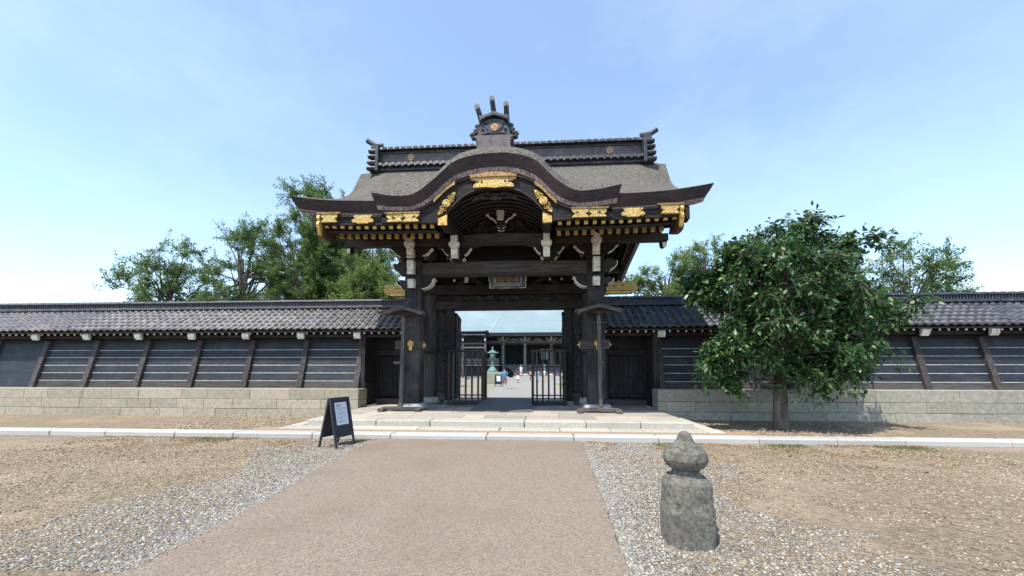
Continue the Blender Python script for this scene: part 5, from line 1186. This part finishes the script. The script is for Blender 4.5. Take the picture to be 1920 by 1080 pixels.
# ================================================================== PEOPLE
def person(loc, rz, label, h, top, bottom, pose='stand', skirt=False, hat=None, hair_long=False, sleeve='short', shorts=False, group=None):
    k = h / 1.7
    r = empty('person', (0, 0, 0), label, 'person')
    V = []; E = []; S = []
    def v(p, rx, ry=None): V.append(tuple(c * k for c in p)); S.append((rx * k, (ry or rx) * k)); return len(V) - 1
    def e(a, b): E.append((a, b)); return b
    sit = pose == 'sit'
    hz = .93 if not sit else .52
    pel = v((0, 0, hz), .13, .10); bel = e(pel, v((0, 0, hz + .15), .12, .09)); che = e(bel, v((0, 0, hz + .36), .145, .10)); sh = e(che, v((0, 0, hz + .49), .10, .07)); nk = e(sh, v((0, -.005, hz + .56), .05)); hb = e(nk, v((0, -.015, hz + .64), .075, .085)); e(hb, v((0, -.01, hz + .73), .075, .085))
    hands = []
    for s in (-1, 1):
        if pose == 'photo': P = [(s * .18, -.01, hz + .47), (s * .27, -.12, hz + .27), (s * .06, -.24, hz + .55)]
        elif pose == 'umbrella': P = [(s * .18, 0, hz + .47), (s * .27, -.08, hz + .24), ((s * .16, -.26, hz + .45) if s < 0 else (s * .10, -.24, hz + .58))]
        elif pose == 'sit': P = [(s * .18, 0, hz + .46), (s * .22, -.1, hz + .22), (s * .12, -.32, hz + .14)]
        else: P = [(s * .18, 0, hz + .47), (s * .23, .02, hz + .2), (s * .235, -.06, hz - .04)]
        a = e(sh, v(P[0], .062)); b = e(a, v(P[1], .045)); w = e(b, v(P[2], .028))
        d = (Vector(P[2]) - Vector(P[1])).normalized(); side = Vector((1, 0, 0)) if abs(d.x) < .7 else Vector((0, 0, 1))
        pm = e(w, v(tuple(Vector(P[2]) + d * .07), .036, .018))
        for q, L in enumerate((.065, .075, .07, .055)):
            f0 = e(pm, v(tuple(Vector(P[2]) + d * .09 + side * (.026 - .017 * q)), .009)); e(f0, v(tuple(Vector(P[2]) + d * (.09 + L) + side * (.028 - .018 * q) + Vector((0, -.012, 0))), .008))
        t0 = e(w, v(tuple(Vector(P[2]) + d * .035 + side * .035), .011)); e(t0, v(tuple(Vector(P[2]) + d * .075 + side * .055), .009))
        hands.append(P)
    for s in (-1, 1):
        if sit: P = [(s * .09, -.04, hz - .02), (s * .11, -.42, hz + .02), (s * .11, -.44, hz - .40), (s * .12, -.56, hz - .45)]
        elif pose == 'walk': P = [(s * .09, 0, hz - .07), (s * .10, -.12 * s - .03, .50), (s * .10, -.20 * s + .06, .09), (s * .11, -.20 * s - .07, .03)]
        else: P = [(s * .09, 0, hz - .07), (s * .12, -.02, .50), (s * .13, .01, .09), (s * .15, -.12, .03)]
        a = e(pel, v(P[0], .088)); b = e(a, v(P[1], .058)); c = e(b, v(P[2], .036)); e(c, v(P[3], .036, .028))
    me = bpy.data.meshes.new('body'); me.from_pydata(V, E, []); me.materials.append(MATS['skin'])
    o = bpy.data.objects.new('body', me); col.objects.link(o); attach(o, r)
    o.modifiers.new('skin', 'SKIN'); o.modifiers.new('sub', 'SUBSURF').levels = 1; o.modifiers['sub'].render_levels = 1
    for i, q in enumerate(S): me.skin_vertices[0].data[i].radius = q
    me.skin_vertices[0].data[0].use_root = True
    # clothes as fitted shells
    def ell(c, rx, ry, n=14): return [((c[0] + rx * math.cos(2 * math.pi * i / n)) * k, (c[1] + ry * math.sin(2 * math.pi * i / n)) * k, c[2] * k) for i in range(n)]
    g = MB(); g.rings([ell((0, 0, hz - .04), .175, .13), ell((0, 0, hz + .14), .16, .12), ell((0, 0, hz + .34), .19, .135), ell((0, 0, hz + .46), .19, .11), ell((0, 0, hz + .53), .09, .075)], cap=False)
    for s, P in zip((-1, 1), hands):
        a, b = Vector(P[0]), Vector(P[1]); c = Vector(P[2]); pts = [a - Vector((s * .06, 0, 0)), a, a + (b - a) * .75] + ([b, b + (c - b) * .85] if sleeve == 'long' else [])
        g.tube([tuple(p * k) for p in pts], [.075 * k] * 2 + [.072 * k] + ([.058 * k, .045 * k] if sleeve == 'long' else []), 8)
    obj('top', g, top, r, smooth=True)
    g = MB()
    if skirt and not sit: g.rings([ell((0, 0, hz + .02), .165, .125), ell((0, 0, hz - .15), .21, .16), ell((0, 0, skirt), .26, .2)], cap=False)
    else:
        g.rings([ell((0, 0, hz + .03), .168, .125), ell((0, 0, hz - .1), .18, .14), ell((0, 0, hz - .14), .1, .1)], cap=False)
        end = .52 if shorts else .10
        for s in (-1, 1):
            if sit: pts = [(s * .09, -.0, hz), (s * .11, -.42, hz + .03), (s * .11, -.44, hz - .36)]; rr = [.11, .085, .065]
            elif pose == 'walk': 
                kx = (s * .10, -.12 * s - .03, .50); pts = [(s * .09, 0, hz - .02), (s * .095, -.06 * s, .72), kx] + ([] if shorts else [(s * .10, -.20 * s + .05, .12)]); rr = [.11, .1, .085, .07][:len(pts)]
            else: pts = [(s * .09, 0, hz - .02), (s * .11, -.01, .72), (s * .125, -.02, .5)] + ([] if shorts else [(s * .13, .01, .10)]); rr = [.11, .1, .088, .07][:len(pts)]
            g.tube([tuple(c * k for c in p) for p in pts], [q * k for q in rr], 8)
    obj('skirt' if skirt else ('shorts' if shorts else 'trousers'), g, bottom, r, smooth=True)
    for s in (-1, 1):
        P = (s * .15, -.05, .0) if not sit else (s * .12, -.5, hz - .5)
        if pose == 'walk': P = (s * .105, -.20 * s - .0, .0)
        obj('shoe', MB().rings([[((P[0] + x * .05) * k, (P[1] + y * .14) * k, (P[2] + z) * k) for x, y in ((-1, .8), (-1, -.6), (-.5, -1), (.5, -1), (1, -.6), (1, .8))] for z in (0, .06)]), 'cloth_white' if top == 'cloth_blue' else 'cloth_black', r)
    hc = (0, 0, hz + .70); g = MB()
    R_ = [[((hc[0] + .098 * math.sin(t) * math.cos(a)) * k, (hc[1] + .012 + .108 * math.sin(t) * math.sin(a)) * k, (hc[2] + .01 + .118 * math.cos(t)) * k) for a in [2 * math.pi * i / 12 for i in range(12)]] for t in (.05, .5, 1.0, 1.35)]
    g.rings(R_, cap=True)
    g.rings([[((.095 * math.cos(a)) * k, (hc[1] + .03 + .09 * max(0, math.sin(a))) * k, z * k) for a in [math.pi * i / 8 for i in range(9)]] for z in (hc[2] + .04, hc[2] - .08 - (.14 if hair_long else 0))], cap=False, closed=False)
    obj('hair', g, 'hair', r, smooth=True)
    obj('face', MB().add([(-.0 * k, (-.115) * k, (hz + .665) * k), (.014 * k, -.095 * k, (hz + .65) * k), (-.014 * k, -.095 * k, (hz + .65) * k), (0, -.098 * k, (hz + .70) * k)], [(0, 1, 3), (0, 3, 2), (0, 2, 1)]), 'skin', r)
    if hat: obj('hat', MB().lathe([(.17 * k, (hz + .755) * k), (.17 * k, (hz + .765) * k), (.1 * k, (hz + .78) * k), (.09 * k, (hz + .86) * k), (.02 * k, (hz + .875) * k)], 14), hat, r, smooth=True)
    r.location = loc; r.rotation_euler = (0, 0, rz); return r
person((-1.78, 33.2, -.15), rad(3), 'man in bright blue shirt and patterned shorts under a black umbrella, hands raised', 1.68, 'cloth_blue', 'cloth_check', 'umbrella', shorts=True)
person((-1.42, 48, -.15), rad(160), 'woman in a dark top and short white skirt walking towards the hall', 1.55, 'cloth_plum', 'cloth_white', 'stand', skirt=.5, hair_long=True)
person((.02, 56, -.15), rad(190), 'person in a pink top and black trousers next to the right lattice barrier', 1.45, 'cloth_pink', 'cloth_black', 'stand', hair_long=True)
person((.92, 51, -.15), rad(200), 'person with dark hair in a pale blue long dress behind the lattice bars', 1.5, 'cloth_pale_blue', 'cloth_pale_blue', 'stand', skirt=.25, sleeve='long')
person((1.72, 50, -.15), rad(170), 'person in a white shirt and khaki trousers walking towards the hall', 1.62, 'cloth_white', 'cloth_khaki', 'walk', shorts=True)
person((-1.62, 61.2, .36), rad(20), 'person in white clothes with a hat standing at the foot of the hall steps', 1.62, 'cloth_white', 'cloth_white', 'stand', hat='straw')
person((-2.15, 61.0, .36), rad(150), 'person in a brown top beside the figure in white at the hall steps', 1.2, 'cloth_brown', 'cloth_pink', 'stand')
person((.05, 62.3, .95), rad(180), 'person in dark red climbing the hall steps', 1.5, 'cloth_brown', 'cloth_brown', 'walk')
person((1.9, 62.4, .76), rad(180), 'person in a sky blue shirt standing on the hall steps', 1.6, 'cloth_sky', 'cloth_sky', 'stand')
person((4.75, 61.1, .25), rad(-20), 'person in black sitting at the right end of the hall steps', 1.5, 'cloth_black', 'cloth_white', 'sit')
# umbrella held by the man in blue
um = empty('umbrella', (-1.55, 33.0, .8), 'open black umbrella held behind the head of the man in blue', 'umbrella')
ux, uy, uz = -1.42, 33.25, 1.22
ax = Vector((.42, .55, .45)).normalized(); uu = ax.cross(Vector((0, 0, 1))).normalized(); vv = ax.cross(uu)
def up(r_, h_, a): return tuple(Vector((ux, uy, uz)) + ax * h_ + (uu * math.cos(a) + vv * math.sin(a)) * r_)
g = MB(); g.rings([[up(r_, h_, 2 * math.pi * i / 16) for i in range(16)] for r_, h_ in ((.52, 0), (.44, .11), (.28, .2), (.1, .25), (.01, .26))], cap=False); obj('canopy', g, 'cloth_black', um, smooth=True)
obj('shaft', MB().tube([up(0, .3, 0), up(0, -.35, 0)], .01, 5), 'hall_step', um); obj('handle', MB().tube([up(0, -.35, 0), up(.02, -.42, 0), up(.05, -.4, 0)], .014, 5), 'hair', um)
for i in range(8): obj('rib', MB().tube([up(.01, .24, i * math.pi / 4), up(.28, .19, i * math.pi / 4), up(.51, .0, i * math.pi / 4)], .005, 3), 'hall_step', um)
# stones on the hall steps' foot
for i, (x, lab) in enumerate(((-.9, 'pale rounded stone at the foot of the hall steps left of the middle column'), (2.9, 'pale rounded stone at the foot of the hall steps near the lattice bars'))):
    obj('stone', MB().lathe([(.5, 0), (.55, .15), (.35, .32), (.05, .38)], 10, (x, 60.8, .36)), 'granite', label=lab, cat='stone', smooth=True)

# ================================================================== TREES
def leaf_arrays(C, D, Nn, size, ratio=.42, shape=4):
    n = len(C)
    D = D / np.linalg.norm(D, axis=1, keepdims=True)
    S = np.cross(D, Nn); S /= (np.linalg.norm(S, axis=1, keepdims=True) + 1e-6); U = np.cross(S, D)
    s = size[:, None]
    if shape == 6:
        v = np.stack([C, C + D * s * .3 + S * s * ratio * .5 + U * s * .07, C + D * s * .68 + S * s * ratio * .38 + U * s * .05, C + D * s - U * s * .1, C + D * s * .68 - S * s * ratio * .38 + U * s * .05, C + D * s * .3 - S * s * ratio * .5 + U * s * .07], 1).reshape(-1, 3)
        return v, np.arange(n)[:, None] * 6 + np.array([[0, 1, 2, 3, 4, 5]])
    v = np.stack([C, C + D * s * .45 + S * s * ratio * .5 + U * s * .08, C + D * s, C + D * s * .45 - S * s * ratio * .5 + U * s * .08], 1).reshape(-1, 3)
    return v, np.arange(n)[:, None] * 4 + np.array([[0, 1, 2, 3]])
def tree(name, base, height, clumps, leaf, lsize, per, mt, label, cat='tree', group=None, trunk_r=.2, spread=.55, up=.0, twig=True, ratio=.42, seed=0, droop=0.0, fork=.35, shape=4):
    rs = np.random.RandomState(seed); rr = random.Random(seed)
    t = empty(name, base, label, cat, group); bx, by_, bz = base
    th = height * fork
    g = MB(); lean = (rr.uniform(-.3, .3), rr.uniform(-.3, .3))
    top = Vector((bx + lean[0], by_ + lean[1], bz + th))
    g.tube([(bx, by_, bz - .1), (bx + lean[0] * .4, by_ + lean[1] * .4, bz + th * .5), top], [trunk_r * 1.25, trunk_r, trunk_r * .8], 9)
    axis_top = top + Vector((rr.uniform(-.3, .3), 0, height * .4)); g.tube([top, axis_top], [trunk_r * .8, trunk_r * .3], 7)
    obj('trunk', g, 'tree_bark', t, smooth=True)
    g = MB(); Cs = []; Ds = []; Ns = []
    for (c, r) in clumps:
        c = Vector(c); a = top + (axis_top - top) * rr.uniform(0, .8)
        if c.z < top.z: a = top - Vector((0, 0, rr.uniform(0, th * .4)))
        m = a.lerp(c, .5) + Vector((rr.uniform(-.2, .2), rr.uniform(-.2, .2), rr.uniform(0, .3)))
        g.tube([a, m, c], [trunk_r * .28, trunk_r * .16, trunk_r * .05], 5)
        nt = 9
        for q in range(nt):   # twigs in the clump
            d = Vector((rr.gauss(0, 1), rr.gauss(0, 1), rr.gauss(up, .8))).normalized(); L = r * rr.uniform(.6, 1.25)
            e_ = c + d * L + Vector((0, 0, -droop * L)); s0 = c - d * r * .1
            if twig: g.tube([s0, s0.lerp(e_, .5) + Vector((0, 0, .05)), e_], [.018, .012, .004], 3)
            n = max(3, int(per / nt)); ts = rs.rand(n) ** .8
            P = np.array(s0)[None] * (1 - ts[:, None]) + np.array(e_)[None] * ts[:, None] + rs.normal(0, lsize * .75, (n, 3)) * (1 - .35 * ts[:, None])
            dd = np.array(d)[None] * .7 + rs.normal(0, .75, (n, 3)); dd[:, 2] -= droop
            nn = rs.normal(0, .55, (n, 3)); nn[:, 2] += 1.0
            Cs.append(P); Ds.append(dd); Ns.append(nn)
    obj('branches', g, 'tree_bark', t)
    C = np.concatenate(Cs); D = np.concatenate(Ds); Nn = np.concatenate(Ns)
    v, f = leaf_arrays(C, D, Nn, lsize * (.65 + .7 * rs.rand(len(C))), ratio, shape)
    np_mesh('crown', v, f, np.clip(rs.normal(.5, .25, len(C)), 0, 1), mt, t)
    return t
def blob(cx, cy, cz, rx, ry, rz_, n, r, seed, shell=.45, zmin=-9):
    rr = random.Random(seed); out = []
    while len(out) < n:
        d = Vector((rr.gauss(0, 1), rr.gauss(0, 1), rr.gauss(0, 1))).normalized(); q = rr.uniform(shell, 1)
        p = (cx + d.x * rx * q, cy + d.y * ry * q, cz + d.z * rz_ * q)
        if p[2] < zmin: continue
        out.append((p, r * rr.uniform(.7, 1.3)))
    return out
GL = 'dense green trees behind the left wall'
tree('leafy_tree', (-13.3, 24.5, -.16), 13, blob(-13.6, 24.5, 7.7, 3.4, 2.4, 6.0, 150, 1.0, 1), 0, .125, 651, 'leaf_mid', 'tallest dense green tree behind the left wall with feathery upright shoots', group=GL, trunk_r=.3, up=.7, seed=1)
tree('leafy_tree', (-9.6, 22.8, -.16), 10, blob(-9.3, 22.8, 5.6, 2.3, 2.0, 3.3, 85, .85, 2), 0, .12, 620, 'leaf_light', 'bright green tree behind the left wall closest to the gate pillar', group=GL, trunk_r=.24, up=.5, seed=2)
tree('leafy_tree', (-10.9, 27.5, -.16), 13.2, blob(-11.3, 27.5, 8.4, 2.3, 2.2, 5.6, 80, .9, 3), 0, .12, 542, 'leaf_mid', 'slender green tree with loose upright shoots showing over the left roof eave', group=GL, trunk_r=.25, up=.9, seed=3)
tree('leafy_tree', (-18.5, 25, -.16), 12, blob(-18.5, 25, 7.2, 3.4, 2.6, 4.6, 70, 1.0, 4), 0, .135, 511, 'leaf_mid', 'broad green tree behind the far left stretch of wall', group=GL, trunk_r=.3, up=.5, seed=4)
tree('leafy_tree', (-26.5, 27, -.16), 11, blob(-26, 27, 6.8, 4.0, 2.6, 4.2, 70, 1.1, 5), 0, .15, 434, 'leaf_mid', 'green tree at the far left end behind the wall', group=GL, trunk_r=.3, up=.4, seed=5)
tree('leafy_tree', (-8.6, 27, -.16), 7.6, blob(-8.9, 27, 4.9, 2.0, 1.8, 2.7, 46, .8, 14), 0, .12, 465, 'leaf_mid', 'low dark green tree just behind the left side door bay', group=GL, trunk_r=.2, up=.3, seed=14)
tree('leafy_tree', (-10.5, 36, -.16), 8, blob(-12, 36, 5.5, 5.0, 2, 3.4, 60, 1.2, 15), 0, .16, 403, 'leaf_mid', 'dark green trees standing farther back behind the left wall', group=GL, trunk_r=.25, up=.3, seed=15)
tree('leafy_tree', (-14.8, 29, -.16), 10, blob(-15.0, 29, 6.2, 4.2, 2, 4.0, 75, 1.2, 16), 0, .15, 400, 'leaf_light', 'light green tree filling the gap behind the tallest tree at the left', group=GL, trunk_r=.25, up=.4, seed=16)
GR = 'thin light green trees behind the right wall'
def wisps(pts, seed):
    rr = random.Random(seed); out = []
    for (x, y, z, n, s_) in pts:
        for _ in range(n): out.append(((x + rr.gauss(0, s_), y + rr.gauss(0, s_), z + rr.gauss(0, s_ * .8)), rr.uniform(.4, .75)))
    return out
tree('ginkgo_tree', (8.6, 24, -.16), 8.4, wisps([(6.9, 24, 5.6, 7, .4), (7.4, 24, 6.4, 9, .4), (8.0, 24, 5.2, 12, .6), (9.0, 24, 6.8, 10, .5), (9.1, 24, 7.9, 3, .25), (9.4, 24, 5.6, 9, .7), (7.6, 24, 7.3, 2, .2)], 6), 0, .12, 263, 'leaf_light', 'thin light green tree with bare forked branches beside the right roof verge', group=GR, trunk_r=.2, up=.8, seed=6, fork=.45)
tree('ginkgo_tree', (11.2, 24.6, -.16), 9.6, wisps([(10.2, 24.6, 6.6, 10, .5), (10.6, 24.6, 7.6, 11, .5), (11.0, 24.6, 8.6, 7, .4), (11.8, 24.6, 7.0, 10, .7), (12.4, 24.6, 8.8, 7, .5), (10.4, 24.6, 6.0, 8, .6)], 7), 0, .12, 263, 'leaf_light', 'taller light green tree with upright branches behind the glossy tree', group=GR, trunk_r=.2, up=.9, seed=7, fork=.45)
tree('leafy_tree', (16.5, 25, -.16), 10, blob(16.5, 25, 6.6, 3.0, 2.2, 3.6, 60, .95, 8), 0, .135, 496, 'leaf_mid', 'green tree behind the right stretch of wall', group=GR, trunk_r=.28, up=.5, seed=8)
tree('leafy_tree', (24, 26, -.16), 9, blob(24, 26, 6.2, 4.0, 2.2, 3.6, 60, 1.1, 9), 0, .15, 403, 'leaf_mid', 'broad green tree at the far right end behind the wall', group=GR, trunk_r=.28, up=.4, seed=9)
# glossy broadleaf tree in front of the right wall
cl = blob(7.65, 10.7, 3.1, 2.2, 1.3, 2.15, 115, .42, 10, .5, .9) + blob(5.6, 10.6, 3.75, .65, .5, .5, 14, .32, 11, .2) + blob(6.4, 10.5, 4.5, .6, .6, .5, 12, .34, 12, .2) + blob(5.75, 10.4, 1.9, .45, .4, .8, 12, .32, 13, .2)
rr_ = random.Random(77)
for _ in range(16):
    a_ = rr_.uniform(-.2, 1.75); cl.append(((7.5 + 2.5 * math.cos(a_) * rr_.uniform(.9, 1.12), 10.7 + rr_.uniform(-.6, .6), 3.2 + 2.3 * math.sin(a_) * rr_.uniform(.85, 1.05)), rr_.uniform(.3, .5)))
tree('broadleaf_tree', (7.4, 10.9, 0), 5.9, cl, 0, .135, 165, 'leaf_glossy', 'dark glossy broadleaf tree standing in front of the right wall', trunk_r=.16, up=-.1, ratio=.46, seed=10, droop=.5, fork=.28, shape=6)

# trees round the far court (hidden from the front by hall and walls)
src = None
for i, (x, y, a, lab) in enumerate(((-26, 84, .3, 'round green tree beyond the left end of the main hall'), (-38, 76, 1.7, 'round green tree at the far left edge of the court'), (24, 86, 2.6, 'round green tree beyond the right end of the main hall'), (37, 78, 4.1, 'round green tree at the far right edge of the court'), (50, 70, 5.2, 'outermost round green tree on the right side of the court'), (-52, 70, .9, 'outermost round green tree on the left side of the court'))):
    if src is None:
        src = tree('leafy_tree', (0, 0, 0), 9, blob(0, 0, 5.4, 5.0, 5.0, 3.6, 70, 1.5, 21), 0, .3, 150, 'leaf_mid', lab, group='trees round the far court', trunk_r=.35, up=.3, seed=21); o = src
    else: o = copy_tree(src); o['label'] = lab
    o.location = (x, y, -.16); o.rotation_euler = (0, 0, a)
